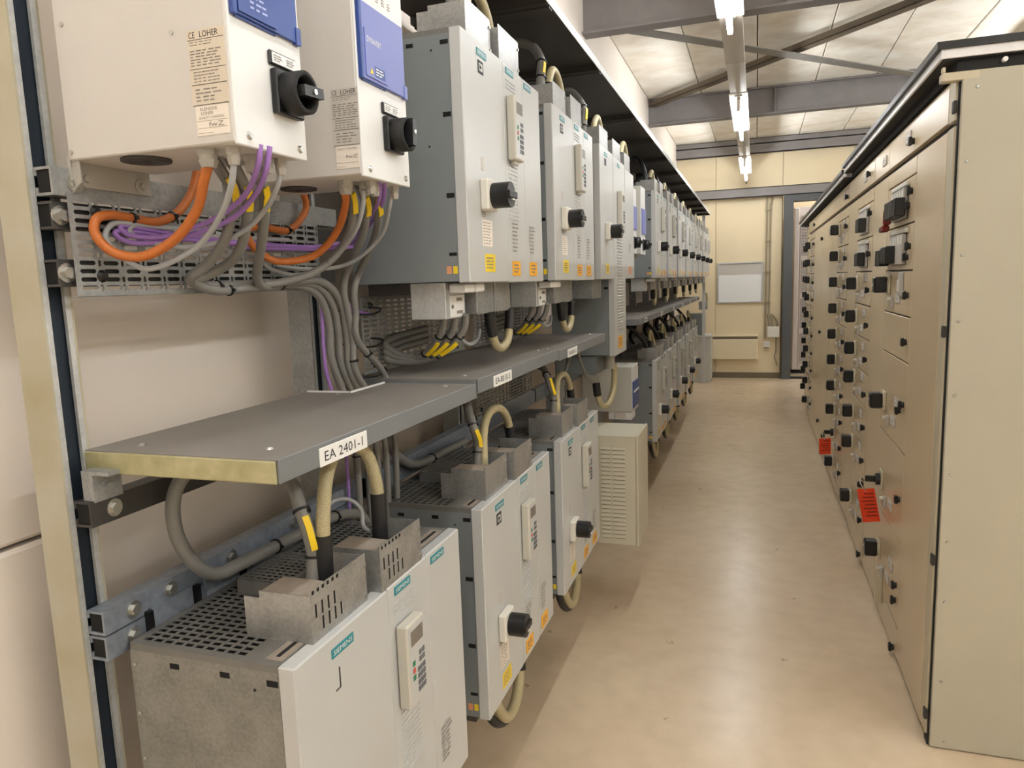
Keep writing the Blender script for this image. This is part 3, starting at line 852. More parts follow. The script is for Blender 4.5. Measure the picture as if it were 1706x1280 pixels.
def upper_bottom(x, y, z, r):
    """cable covers hanging below an upper drive"""
    D = (x, y, z)
    b = MB(D).cbox(-.175, -.080, .035, .160, -.092, -.001, .002, 0); b.box(-.080, -.0792, .060, .150, -.088, -.035, 1); b.cyl((-.079, .072, -.062), PX, .005, .003, 10, 2)
    put_lines(b, (-.0789, .10, -.082), PY, PZ, .045, .01, 1, 2, .8, 5); put_lines(b, (-.0789, .10, -.050), PY, PZ, .045, .011, 1, 2, .8, 6)
    b.build('cable_cover', ['galv_bright', 'white', 'ink_soft'], r)
    MB(D).cbox(-.15, -.060, .195, .325, -.088, -.001, .002).build('cable_cover', 'galv_mid', r)
    MB(D).cbox(-.15, -.060, .335, .470, -.088, -.001, .002).build('cable_cover', 'galv_mid', r)
    MB(D).box(-.30, -.18, .05, .60, -.03, -.001).build('bottom_tray', 'rail_dark', r)
    for yy in (.045, .115): MB(D).cbox(-.075, -.028, yy, yy + .058, -.028, -.006, .004).build('connector', 'white', r)

# the first of each kind is modelled, the others are copies
ZU, ZL, HU, HL = 1.560, .432, .572, .564
near = drive(FX, .835, ZL, HL, 'near')
near['label'] = 'nearest lower drive cabinet with bare speckled side and no rotary switch'
low = drive(FX, 1.612, ZL, HL, 'std')
low['label'] = 'second lower drive cabinet, dark grey side, half hidden by the nearest one'
up = drive(FX, 1.600, ZU, HU, 'std'); upper_bottom(FX, 1.600, ZU, up)
up['label'] = 'largest upper drive cabinet, just behind the two white switch boxes'
LOWG = 'drive cabinets in the bottom row'; UPG = 'drive cabinets in the top row'
for q in (near, low): q['group'] = LOWG
up['group'] = UPG
def dup(src, y, label, skip=()):
    c = copy_tree(src, None, (src.location.x, y, src.location.z), skip); c['label'] = label
    return c
dup(low, 2.392, 'third lower drive cabinet, standing before the beige louvred box')
for k, y in enumerate((4.955, 5.66, 6.44, 7.22, 8.02)):
    dup(low, y, '%s cabinet of the far lower drive row, counted from the camera' % ordn[k])
dup(up, 2.378, 'second upper drive cabinet, between the largest one and the single-door drive')
for k, y in enumerate((4.955, 5.70, 6.47, 7.24, 8.02, 8.80, 9.58, 10.22)):
    dup(up, y, '%s cabinet of the far upper drive row, counted from the camera' % ordn[k])

# third upper position: single-door drive, tall narrow drive, plain cover unit
def slim(y, w, z0, z1, label, parts):
    D = (FX, y, z0); h = z1 - z0
    r = thing('slim_drive', label, 'drive', (FX - .16, y, z0))
    body = MB(D).box(-.315, -.030, .004, w - .004, 0, h - .004).build('body', 'drive_grey', r)
    b = MB(D)
    for zz in (h - .035, h * .66, h * .34): b.box(-.052, -.032, .0034, .0042, zz, zz + .011)
    b.build('cut_out', 'void', body, kind='stuff')
    dA = MB(D).cbox(-.030, 0, .002, w - .002, -.004, h, .0025).build('door', 'panel_white', r)
    if 'name' in parts: nameplate(D, w * .35, h - .036, dA, min(.066, w * .5))
    if 'switch' in parts:
        switch(D, .10, .170, dA)
        b = MB(D).box(0, .0008, .108, .180, .022, .066, 0); put_lines(b, (.0011, .116, .028), PY, PZ, .056, .032, 4, 1, .45, 3); b.build('warning_sticker', ['yellow_sticker', 'ink_soft'], dA)
        b = MB(D).box(0, .001, .106, .142, h - .076, h - .046); b.build('symbol_plate', 'ink', dA)
    if 'keypad' in parts:
        kz0 = h - .32; kp = MB(D).cbox(0, .024, .10, .18, kz0, kz0 + .17, .003).build('keypad', 'panel_edge', r)
        MB(D).box(.024, .0246, .106, .174, kz0 + .006, kz0 + .164).build('face_plate', 'panel_white', kp)
        MB(D).box(.0246, .0252, .115, .165, kz0 + .12, kz0 + .15).build('display', 'lcd', kp)
        b = MB(D)
        for q in range(4):
            for k in range(3): b.box(.0246, .0256, .13 + k * .014, .14 + k * .014, kz0 + .02 + q * .015, kz0 + .031 + q * .015)
        b.build('keys', 'key_grey', kp, kind='stuff')
        b = MB(D)
        for k in range(34): b.cbox(-.001, .004, .08, .21, .12 + k * .0145, .1255 + k * .0145, .001)
        b.build('louvre_ridges', 'panel_white', dA, kind='stuff')
        b = MB(D).box(0, .0008, .085, .20, .025, .085, 0); put_lines(b, (.0011, .10, .032), PY, PZ, .085, .045, 4, 1, .45, 3); b.build('warning_sticker', ['orange_sticker', 'ink_soft'], dA)
    if 'print' in parts:
        b = MB(D); put_lines(b, (.0006, .10, .13), PY, PZ, .07, .05, 5, 0, .4, 2); b.build('print', 'ink_soft', dA)
        b = MB(D).box(0, .0008, .09, .17, .02, .06, 0); b.build('warning_sticker', 'salmon', dA)
    if 'box' in parts: terminal_box(D, .05, w - .06, h, h + .088, -.01, r, False, .1)
    if 'under' in parts: MB(D).cbox(-.16, -.05, .05, w - .06, -.088, -.004, .002).build('cable_cover', 'galv_mid', r)
    if 'low' in parts:
        MB(D).cbox(-.31, -.10, .03, w - .05, -.10, -.004, .003).build('terminal_base', 'drive_grey', r)
        b = MB(D).cyl((-.07, .22, -.09), PZ, .026, .086, 14); b.build('gland', 'gland_grey', r)
    return r
slim(3.140, .300, ZU, 2.13, 'single-door upper drive with rotary switch next to the tall narrow one', ('name', 'switch', 'box', 'under'))
slim(3.446, .318, 1.19, 2.125, 'tall narrow drive with a ribbed front reaching below the shelf', ('name', 'keypad', 'box', 'low'))
slim(3.770, .280, ZU, 2.11, 'plain upper cover unit right after the tall narrow drive', ('print', 'box', 'under'))

# ================================================================== WHITE SWITCH BOXES
def inverter_box(y, w, label, first):
    x0, xf, z0, z1 = -.960, -.660, 1.751, 2.36
    r = thing('inverter_box', label, 'switch box', ((x0 + xf) / 2, y, z0))
    b = MB().cbox(x0, xf - .004, y, y + w, z0, z1, .002, 0)
    body = b.build('body', 'loher_beige', r)
    MB().cbox(xf - .006, xf, y + .001, y + w, z0 - .003, z1, .0015).build('front_cover', 'loher_white', r)
    for yy in (y + .026, y + w - .018):
        MB().cyl((xf, yy, z0 + .012), PX, .006, .004, 14, r2=.004).build('screw', 'steel_bolt', r)
    # blue keypad cover
    zb = 1.916
    zt = 2.36 if first else 2.046
    bl = MB()
    bl.cbox(xf, xf + .008, y + .004, y + .012, zb - .002, zt, .001, 0).box(xf, xf + .003, y + .012, y + .100, zb - .003, zb + .002, 0)
    bl.cbox(xf, xf + .006, y + .012, y + w - .012, zb, zt, .001, 1)
    bl.box(xf, xf + .0075, y + w - .018, y + w - .006, zb - .002, zb + .022, 1)
    bl.m = bl.m
    blue = bl.build('blue_cover', ['blue_deep', 'blue_deep' if first else 'blue_pale'], r)
    b = MB()
    if first:
        b.box(xf + .006, xf + .0085, y + .014, y + .094, zb + .004, zb + .12, 0)
        put_lines(b, (xf + .009, y + .038, zb + .012), PY, PZ, .042, .05, 7, 1, .4, 3)
        b._add([(xf + .009, y + .018, zb + .030), (xf + .009, y + .031, zb + .030), (xf + .009, y + .0245, zb + .042)], [(0, 1, 2)], 2)
        b.build('front_panel', ['blue_deep', 'blue_print', 'yellow_sticker'], blue)
    else:
        b.box(xf + .006, xf + .0078, y + .020, y + .098, zb + .006, zb + .086, 0)
        put_text(b, 'DYNAVERT', (xf + .0082, y + .026, zb + .064), PY, PZ, .052, .0095, 1)
        b.box(xf + .0078, xf + .0081, y + .050, y + .088, zb + .010, zb + .028, 3)
        put_lines(b, (xf + .0084, y + .053, zb + .012), PY, PZ, .03, .014, 3, 1, .45, 2)
        b._add([(xf + .0082, y + .032, zb + .012), (xf + .0082, y + .044, zb + .012), (xf + .0082, y + .038, zb + .023)], [(0, 1, 2)], 2)
        b.build('front_panel', ['blue_pale', 'white', 'yellow_sticker', 'blue_deep'], blue)
        b = MB().box(xf, xf + .003, y + .012, y + w - .012, zt, 2.36, 0)
        for k in range(5): put_lines(b, (xf + .0034, y + .03 + k * .022, zt + .014), PY, PZ, .012, .014, 3, 1, .4, 1)
        b.box(xf + .003, xf + .0036, y + .105, y + .130, zt + .045, zt + .055, 1)
        b.build('white_header', ['loher_white', 'ink_soft'], r)
    # rotary main switch
    cy, cz = y + .1125, 1.8345
    MB().cbox(xf, xf + .012, cy - .0315, cy + .0315, cz - .031, cz + .031, .002).build('switch_base', 'black', r)
    b = MB().ring((xf + .012, cy, cz), PX, .0305, .0235, .027, 32); b.cyl((xf + .012, cy, cz), PX, .0235, .004, 24)
    b.build('switch_ring', 'black_matt', r)
    a = math.radians(4 if first else 86); dy, dz = math.cos(a), math.sin(a)
    b = MB(); nn = (-dz * .0075, dy * .0075)
    q = [(cy - dy * .021 + nn[0], cz - dz * .021 + nn[1]), (cy + dy * .027 + nn[0], cz + dz * .027 + nn[1]), (cy + dy * .027 - nn[0], cz + dz * .027 - nn[1]), (cy - dy * .021 - nn[0], cz - dz * .021 - nn[1])]
    b.prism(q, 'x', xf + .014, xf + .050)
    hd = b.build('switch_handle', 'black', r)
    MB().cyl((xf + .050, cy + dy * .004, cz + dz * .004), PX, .004, .002, 12).build('screw', 'chrome', hd)
    lp = MB().cbox(xf, xf + .005, cy - .034, cy + .030, cz + .036, cz + .056, .002, 0).cbox(xf + .005, xf + .006, cy - .030, cy + .027, cz + .0385, cz + .0535, .0004, 1)
    put_lines(lp, (xf + .0064, cy - .027, cz + .041), PY, PZ, .02, .010, 3, 2, .4, 2); put_lines(lp, (xf + .0064, cy + .002, cz + .041), PY, PZ, .02, .010, 3, 2, .4, 2)
    lp.build('switch_label', ['black', 'white', 'ink_soft'], r)
    # labels on the near side
    xa, xb = (-.727, -.667) if first else (-.716, -.658 - .004)
    yl = y - .0008; rnd = random.Random(3)
    b = MB().box(xa, xb, yl, y, 1.802, 1.899, 0)
    put_text(b, 'CE', (xa + .003, yl - .0003, 1.8885), PX, PZ, .010, .008, 1)
    put_text(b, 'LOHER', (xa + .021, yl - .0003, 1.8885), PX, PZ, .030, .008, 1)
    put_lines(b, (xa + .004, yl - .0003, 1.878), PX, PZ, .050, .007, 2, 2, .28, 5, rnd)
    put_lines(b, (xa + .003, yl - .0003, 1.852), PX, PZ, .054, .022, 6, 2, .42, 5, rnd)
    put_lines(b, (xa + .006, yl - .0003, 1.831), PX, PZ, .048, .016, 4, 2, .34, 6, rnd)
    b.box(xa + .002, xb - .001, yl - .0003, yl, 1.8285, 1.8293, 1)
    put_lines(b, (xa + .007, yl - .0003, 1.806), PX, PZ, .044, .019, 4, 2, .36, 3, rnd)
    for zz in (1.8025, 1.8488, 1.8860): b.box(xa + .001, xb - .001, yl - .0003, yl, zz, zz + .0006, 1)
    b.build('rating_label', ['label_paper' if first else 'label_silver', 'ink', 'ink_soft'], r)
    b = MB().box(xa + .004, xb - .003, yl, y, 1.763, 1.8015, 0)
    if first:
        put_text(b, 'FLENDER', (xa + .012, yl - .0003, 1.7950), PX, PZ, .028, .0042, 1); put_text(b, 'LOHER', (xa + .013, yl - .0003, 1.7895), PX, PZ, .020, .0042, 1)
        put_text(b, 'QUALITY CONTROL', (xa + .008, yl - .0003, 1.7838), PX, PZ, .042, .0038, 1)
        b.box(xa + .005, xb - .004, yl - .0003, yl, 1.7818, 1.7822, 1)
    else:
        put_text(b, 'QUALITY CONTROL', (xa + .007, yl - .0003, 1.794), PX, PZ, .040, .0042, 1)
    put_text(b, 'fwZ', (xa + .024, yl - .0003, 1.774 if first else 1.780), PX, PZ, .024, .006, 1)
    b.box(xa + .006, xb - .006, yl - .0003, yl, 1.7725, 1.7728, 1).box(xa + .006, xb - .03, yl - .0003, yl, 1.766, 1.7664, 1)
    b.build('quality_label', ['label_white', 'ink_soft'], r)
    for xx, zz in ((-.953, 1.762), (-.944, 1.938), (-.752 if first else -.745, 1.901)): MB().cyl((xx, y, zz), NY, .0034, .002, 12).build('rivet', 'steel_bolt', r)
    # underside: fan, glands
    MB().ring((-.86, y + .045 + (.05 if not first else 0), z0), NZ, .035, .008, .004, 20).build('fan_grille', 'rail_dark', r)
    gl = ((-.731, y + .025 + (.032 if not first else 0), .0125), (-.689, y + .026 + (.053 if not first else 0), .0085), (-.69, y + .133 + (.04 if not first else 0), .008), (-.71, y + .09, .010), (-.70, y + .11, .010))
    for xx, yy, rr in gl:
        b = MB().cyl((xx, yy, z0), NZ, rr * 1.15, .009, 6, smooth=False).cyl((xx, yy, z0 - .009), NZ, rr * 1.05, .006, 14, r2=rr * .95).cyl((xx, yy, z0 - .015), NZ, rr * 1.1, .010, 6, r2=rr * .8, smooth=False)
        b.build('cable_gland', 'gland_grey', r)
    # mounting feet to the rail
    b = MB()
    b.prism([(-.958, z0), (-.945, z0), (-.945, 1.72), (-.965, 1.705)], 'y', y + .004, y + .006)
    b.box(-.966, -.960, y + .002, y + .15, 1.715, z0 + .01)
    for yy in (y + .024, y + .130): b.cyl((-.962, yy, 1.728), PX, .0125, .004, 20); b.cyl((-.958, yy, 1.728), PX, .0055, .005, 6, smooth=False)
    b.build('mounting_foot', 'galv_mid' if not first else 'gland_grey', r)
    return r
inverter_box(.835, .161, 'nearest white switch box with its handle set level, cut by the top of the photo', True)
inverter_box(1.165, .184, 'second white switch box with pale blue cover and its handle set upright', False)

def small_inverter(y, z0, z1, x0, xf, w, label, hi):
    r = thing('inverter_box', label, 'switch box', ((x0 + xf) / 2, y, z0), None)
    MB().cbox(x0, xf - .004, y, y + w, z0, z1, .003).build('body', 'light_box', r)
    MB().cbox(xf - .005, xf, y, y + w, z0 - .002, z1, .002).build('front_cover', 'loher_white', r)
    MB().cbox(xf, xf + .006, y + .008, y + w - .004, z0 + hi[0], z0 + hi[1], .002).build('blue_cover', 'blue_pale' if hi[2] else 'blue_deep', r)
    if hi[2]:
        b = MB().cbox(xf, xf + .01, y + .05, y + .115, z0 + .025, z0 + .09, .003); b.ring((xf + .01, y + .082, z0 + .058), PX, .03, .022, .025, 20); b.box(xf + .01, xf + .05, y + .060, y + .104, z0 + .05, z0 + .066)
        b.build('rotary_switch', 'black', r)
    else:
        MB().box(xf + .006, xf + .008, y + .02, y + w - .02, z0 + hi[0] + .09, z0 + hi[0] + .10).build('marking', 'white', r)
        b = MB().cbox(x0 + .15, xf - .003, y + .004, y + .12, z0 - .045, z0, .004); b.build('plug_block', 'loher_white', r)
        MB().box(xf - .10, xf - .04, y - .0006, y, z0 - .03, z0 + .0).build('rating_plate', 'label_silver', r)
    for k in range(3): MB().cyl((xf - .05 - k * .035, y + .06, z0), NZ, .012, .03, 10).build('cable_gland', 'gland_grey', r)
    MB().box(-.9635, x0 + .012, y + .03, y + w - .03, (z1 - .06) if hi[2] else 1.0, 2.20 if hi[2] else 1.06).build('mounting_foot', 'galv_mid', r)
    return r
small_inverter(4.10, 1.70, 2.06, -.95, -.66, .165, 'first of two slim white-and-blue boxes in the middle of the top row', (.13, .26, True))
small_inverter(4.42, 1.70, 2.10, -.95, -.655, .17, 'second of two slim white-and-blue boxes, beside the far grey drives', (.12, .27, True))
small_inverter(4.055, .80, 1.062, -.95, -.66, .22, 'light grey lower box with dark blue front behind the louvred cabinet', (.02, .175, False))

# louvred beige cabinet
lv = thing('louvred_cabinet', 'beige cabinet with louvred side jutting out of the lower row', 'cabinet', (-.73, 3.3, .296))
MB().cbox(-.95, -.525, 3.30, 3.61, .296, .826, .002).build('body', 'louvre_beige', lv)
MB().cbox(-.524, -.512, 3.298, 3.612, .294, .828, .002).build('door', 'louvre_beige', lv)
b = MB()
for k in range(22):
    z = .328 + k * .0205
    for xa, xb in ((-.690, -.642), (-.634, -.574)):
        b.prism([(3.30, z + .011), (3.2955, z + .002), (3.2955, z), (3.30, z)], 'x', xa, xb)
        b.box(xa + .001, xb - .001, 3.2994, 3.2999, z - .003, z, 1)
b.build('louvre', ['louvre_beige', 'void'], lv, kind='stuff')
MB().box(-.512, -.511, 3.34, 3.39, .775, .80).build('name_plate', 'offwhite', lv)
MB().cbox(-.9625, -.93, 3.33, 3.58, .80, 1.05, .003).build('bracket', 'galv_mid', lv)

# ================================================================== CABLES
def path_at(P, f):
    L = [0]
    for a, b_ in zip(P[:-1], P[1:]): L.append(L[-1] + (b_ - a).length)
    t = f * L[-1]
    for i in range(len(P) - 1):
        if L[i + 1] >= t:
            k = (t - L[i]) / max(1e-9, L[i + 1] - L[i]); return P[i].lerp(P[i + 1], k), (P[i + 1] - P[i]).normalized()
    return P[-1], (P[-1] - P[-2]).normalized()
def cable(name, label, cat, pts, r, m, ties=(), tags=(), ends=None, group=None, n=9, sub=6):
    P = smooth_path(pts, sub)
    t = thing(name, label, cat, P[0], group)
    MB().tube(P, r, n).build('sheath', m, t)
    for f in ties:
        p, d = path_at(P, f); MB().cyl(p - d * .0022, d, r * 1.22, .0044, 12).cbox(p.x + r, p.x + r + .006, p.y - .003, p.y + .003, p.z - .003, p.z + .003, .001).build('cable_tie', 'black', t)
    for f in tags:
        sgn = -1 if f < 0 else 1; f = abs(f)
        n0 = 7; vs = []
        tl = .055 / max(.05, sum((b_ - a).length for a, b_ in zip(P[:-1], P[1:])))
        for k in range(n0):
            p, d = path_at(P, f + tl * (k / (n0 - 1) - .5))
            s = Vector((.75, -.65, 0)); s = (s - d * s.dot(d)).normalized(); w = d.cross(s)
            vs += [tuple(p + s * (r * 1.0) - w * .0055), tuple(p + s * (r * 1.0) + w * .0055), tuple(p + s * (r * 1.0 + .003) + w * .0055), tuple(p + s * (r * 1.0 + .003) - w * .0055)]
        b = MB(); fs = []
        for k in range(n0 - 1):
            for q in range(4): fs.append((4 * k + q, 4 * k + (q + 1) % 4, 4 * k + 4 + (q + 1) % 4, 4 * k + 4 + q))
        fs += [(0, 1, 2, 3), tuple(4 * (n0 - 1) + q for q in range(4))]
        b._add(vs, fs); b.build('marker_tag', 'yellow_tag', t)
    if ends:
        for (f0, f1, rr, mm) in ends:
            pp = [path_at(P, f0 + (f1 - f0) * k / 6)[0] for k in range(7)]
            MB().tube(pp, r * rr, 12).build('end_sleeve', mm, t)
    return t
CAB = {
    'orange1' :(0.0075,[[-0.731,0.862,1.735],[-0.745,0.864,1.711],[-0.78,0.884,1.673],[-0.83,0.89,1.634],[-0.885,0.88,1.61],[-0.925,0.865,1.617],[-0.945,0.854,1.644],[-0.947,0.859,1.667],[-0.948,0.885,1.676],[-0.949,0.923,1.675],[-0.948,0.98,1.672],[-0.945,1.024,1.691],[-0.942,1.057,1.726],[-0.94,1.074,1.766],[-0.935,1.07,1.8]]),
    'orange2' :(0.0075,[[-0.738,1.222,1.735],[-0.745,1.242,1.717],[-0.8,1.294,1.667],[-0.86,1.301,1.622],[-0.91,1.258,1.61],[-0.935,1.228,1.625],[-0.947,1.207,1.653],[-0.948,1.209,1.675],[-0.949,1.261,1.681],[-0.948,1.335,1.678],[-0.946,1.383,1.704],[-0.943,1.406,1.742],[-0.94,1.36,1.8]]),
    'grey1a' :(0.0045,[[-0.689,0.862,1.735],[-0.7,0.866,1.703],[-0.74,0.892,1.671],[-0.8,0.916,1.632],[-0.85,0.911,1.605],[-0.9,0.9,1.592],[-0.935,0.89,1.61],[-0.947,0.874,1.636],[-0.95,0.882,1.656],[-0.95,0.906,1.666],[-0.95,0.978,1.664],[-0.95,1.075,1.663],[-0.95,1.186,1.657],[-0.95,1.34,1.659]]),
    'grey1b' :(0.0042,[[-0.69,0.968,1.735],[-0.7,0.97,1.711],[-0.74,0.995,1.684],[-0.8,1.016,1.654],[-0.86,1.02,1.636],[-0.92,0.995,1.63],[-0.948,0.948,1.641],[-0.95,0.922,1.654],[-0.951,0.948,1.666],[-0.951,1.032,1.661],[-0.951,1.223,1.651]]),
    'violet1a' :(0.0042,[[-0.661,0.884,1.755],[-0.67,0.888,1.728],[-0.72,0.924,1.699],[-0.79,0.964,1.68],[-0.86,0.981,1.662],[-0.93,0.968,1.646],[-0.948,0.919,1.647],[-0.95,0.905,1.661],[-0.952,0.933,1.661],[-0.952,1.032,1.653],[-0.952,1.188,1.65],[-0.952,1.341,1.646],[-0.952,1.531,1.653],[-0.952,1.675,1.682]]),
    'violet1b' :(0.0042,[[-0.658,0.901,1.755],[-0.67,0.904,1.722],[-0.72,0.941,1.696],[-0.79,0.976,1.67],[-0.86,0.987,1.653],[-0.93,0.981,1.641],[-0.948,0.929,1.635],[-0.951,0.898,1.645],[-0.953,0.913,1.654],[-0.953,1.033,1.647],[-0.953,1.188,1.643],[-0.953,1.385,1.64],[-0.953,1.615,1.654]]),
    'grey2a' :(0.0045,[[-0.706,1.243,1.735],[-0.715,1.252,1.705],[-0.75,1.279,1.663],[-0.82,1.328,1.625],[-0.88,1.339,1.595],[-0.93,1.324,1.584],[-0.945,1.274,1.595],[-0.948,1.247,1.609]]),
    'grey2b' :(0.0042,[[-0.697,1.338,1.735],[-0.71,1.348,1.707],[-0.76,1.407,1.665],[-0.82,1.425,1.624],[-0.88,1.421,1.6],[-0.94,1.372,1.598],[-0.948,1.289,1.605]]),
    'violet2a' :(0.0042,[[-0.688,1.273,1.755],[-0.7,1.295,1.731],[-0.75,1.364,1.713],[-0.82,1.441,1.693],[-0.9,1.514,1.667],[-0.948,1.473,1.651],[-0.95,1.317,1.645],[-0.95,1.151,1.645]]),
    'violet2b' :(0.0042,[[-0.683,1.286,1.755],[-0.7,1.313,1.732],[-0.75,1.382,1.712],[-0.82,1.454,1.686],[-0.9,1.526,1.66],[-0.949,1.486,1.646],[-0.951,1.318,1.639],[-0.951,1.185,1.638]]),
    'motor1a' :(0.009,[[-0.76,0.9,1.75],[-0.79,0.978,1.709],[-0.82,1.004,1.671],[-0.85,1.018,1.634],[-0.9,1.033,1.601],[-0.93,1.025,1.58],[-0.945,1.057,1.568],[-0.945,1.135,1.564],[-0.945,1.261,1.568],[-0.945,1.375,1.559],[-0.945,1.441,1.528],[-0.945,1.468,1.464],[-0.945,1.468,1.386],[-0.945,1.545,1.2],[-0.945,1.545,0.9]]),
    'motor1b' :(0.009,[[-0.75,0.93,1.75],[-0.78,1.0,1.706],[-0.82,1.038,1.653],[-0.86,1.062,1.616],[-0.9,1.072,1.597],[-0.93,1.057,1.581],[-0.937,1.037,1.574],[-0.94,1.095,1.556],[-0.94,1.215,1.561],[-0.94,1.357,1.567],[-0.94,1.436,1.552],[-0.938,1.48,1.505],[-0.938,1.493,1.441],[-0.938,1.497,1.369],[-0.935,1.58,1.2],[-0.935,1.58,0.9]]),
    'motor1c' :(0.009,[[-0.74,0.96,1.75],[-0.77,1.03,1.713],[-0.82,1.085,1.656],[-0.87,1.135,1.613],[-0.92,1.188,1.575],[-0.938,1.241,1.56],[-0.935,1.329,1.569],[-0.93,1.411,1.571],[-0.926,1.466,1.547],[-0.924,1.498,1.497],[-0.924,1.508,1.425],[-0.924,1.513,1.352],[-0.92,1.6,1.2],[-0.92,1.6,0.9]]),
    'motor2a' :(0.0085,[[-0.75,1.26,1.75],[-0.77,1.31,1.713],[-0.8,1.34,1.669],[-0.84,1.348,1.622],[-0.88,1.316,1.586],[-0.92,1.267,1.569],[-0.94,1.235,1.565]]),
    'motor2b' :(0.0085,[[-0.74,1.285,1.75],[-0.76,1.345,1.716],[-0.8,1.396,1.666],[-0.85,1.438,1.625],[-0.9,1.479,1.581],[-0.912,1.486,1.539],[-0.912,1.499,1.497],[-0.912,1.512,1.425],[-0.912,1.517,1.352],[-0.905,1.62,1.2],[-0.905,1.62,0.9]]),
    'motor2c' :(0.0085,[[-0.73,1.31,1.75],[-0.75,1.376,1.712],[-0.79,1.433,1.668],[-0.84,1.479,1.626],[-0.89,1.522,1.587],[-0.9,1.512,1.545],[-0.9,1.514,1.496],[-0.9,1.517,1.424],[-0.9,1.66,1.28],[-0.9,1.66,0.9]]),
    'violet_down' :(0.0042,[[-0.955,1.568,1.59],[-0.955,1.561,1.556],[-0.955,1.573,1.516],[-0.957,1.608,1.496],[-0.957,1.676,1.485]]),
    'violet_down2' :(0.0042,[[-0.955,1.458,1.521],[-0.955,1.453,1.444],[-0.955,1.459,1.352],[-0.955,1.515,1.2],[-0.955,1.515,0.95]]),
    'power1' :(0.0125,[[-0.715,0.985,1.005],[-0.715,1.013,1.089],[-0.72,1.013,1.137],[-0.74,1.021,1.181],[-0.77,1.04,1.217],[-0.83,1.049,1.239],[-0.88,1.017,1.255],[-0.91,0.978,1.258],[-0.935,0.957,1.23],[-0.94,0.943,1.187],[-0.935,0.944,1.133],[-0.925,0.965,1.083],[-0.92,1.007,1.048],[-0.915,1.065,1.044],[-0.915,1.154,1.041],[-0.915,1.255,1.037],[-0.92,1.403,1.028],[-0.925,1.516,0.995],[-0.93,1.554,0.947]]),
    'power2' :(0.0125,[[-0.715,1.755,1.005],[-0.715,1.799,1.111],[-0.72,1.786,1.163],[-0.74,1.805,1.201],[-0.77,1.847,1.23],[-0.85,1.91,1.241],[-0.91,1.813,1.212],[-0.935,1.71,1.155],[-0.94,1.732,1.108],[-0.935,1.806,1.053],[-0.93,1.893,1.035],[-0.925,2.058,1.033],[-0.925,2.209,1.029]]),
    'thin1' :(0.004,[[-0.72,1.27,1.04],[-0.72,1.194,1.086],[-0.73,1.202,1.12],[-0.75,1.199,1.139],[-0.77,1.188,1.143],[-0.78,1.167,1.137],[-0.78,1.147,1.109]]),
}
def cab_(k, name, label, m, ties=(), tags=(), group=None):
    r, pts = CAB[k]
    return cable(name, label, 'cable', pts, r, m, ties, tags, None, group)
cab_('orange1', 'orange_cable', 'orange braided cable looping below the nearest white switch box', 'cable_orange', (.63, .77))
cab_('orange2', 'orange_cable', 'orange braided cable looping below the second white switch box', 'cable_orange', (.74,))
cab_('grey1a', 'signal_cable', 'grey control cable from the middle of the nearest switch box, looping below the orange one', 'cable_grey', (.72,))
cab_('grey1b', 'signal_cable', 'grey control cable from the front corner of the nearest switch box', 'cable_grey')
cab_('grey2a', 'signal_cable', 'grey control cable from the middle of the second switch box', 'cable_grey')
cab_('grey2b', 'signal_cable', 'outermost grey control cable curving down from the second switch box', 'cable_grey')
cab_('violet1a', 'bus_cable', 'left violet cable leaving the nearest white switch box', 'cable_violet', (.55,))
cab_('violet1b', 'bus_cable', 'right violet cable leaving the nearest white switch box', 'cable_violet')
cab_('violet2a', 'bus_cable', 'left violet cable leaving the second white switch box', 'cable_violet')
cab_('violet2b', 'bus_cable', 'right violet cable leaving the second white switch box', 'cable_violet')
cab_('motor1a', 'motor_cable', 'first thick grey cable from the nearest switch box, at the left of the vertical bundle', 'cable_dark', (.28, .72, .83), (.055,))
cab_('motor1b', 'motor_cable', 'second thick grey cable from the nearest switch box into the bundle', 'cable_dark', (.3,), (.06,))
cab_('motor1c', 'motor_cable', 'third thick grey cable from the nearest switch box into the bundle', 'cable_dark', (.34, .72), (.07,))
cab_('motor2a', 'motor_cable', 'thick grey cable from the second switch box running back along the slotted panel', 'cable_dark', (), (.13,))
cab_('motor2b', 'motor_cable', 'middle thick grey cable from the second switch box dropping into the bundle', 'cable_dark', (.5,), (.06,))
cab_('motor2c', 'motor_cable', 'right thick grey cable from the second switch box dropping into the bundle', 'cable_dark', (.5, .7), (.055,))
cab_('violet_down', 'bus_cable', 'short violet cable dropping beside the slotted panel under the tall drive', 'cable_violet', (.15,))
cab_('violet_down2', 'bus_cable', 'violet cable running down the left side of the vertical bundle', 'cable_violet')
cab_('power1', 'power_cable', 'thick grey cable rising from the nearest lower drive and bending back below the shelf', 'cable_dark', (.078, .145, .67, .85), (.112,))
cab_('power2', 'power_cable', 'thick grey cable rising from the second lower drive and bending back below the shelf', 'cable_dark', (.085, .155, .78), (.12,))
cab_('thin1', 'thin_cable', 'thin grey cable arching over the nearest lower drive', 'cable_grey')
for k, (yy, xx) in enumerate(((1.555, -.945), (1.585, -.925), (1.615, -.915))):
    pass
b = MB()
for z0, xs_, ys_ in ((1.49, -.93, 1.585), (1.41, -.93, 1.59), (1.335, -.93, 1.595)):
    b.tube(smooth_path([(xs_ - .03, ys_ - .06, z0 + .01), (xs_ + .015, ys_ - .05, z0), (xs_ + .03, ys_ + .01, z0 - .003), (xs_ + .025, ys_ + .06, z0 + .008), (xs_ - .02, ys_ + .075, z0 + .012)]), .0026, 6)
tag(b.build('bundle_ties', 'black'), 'black cable ties around the vertical bundle of grey cables', 'cable ties')

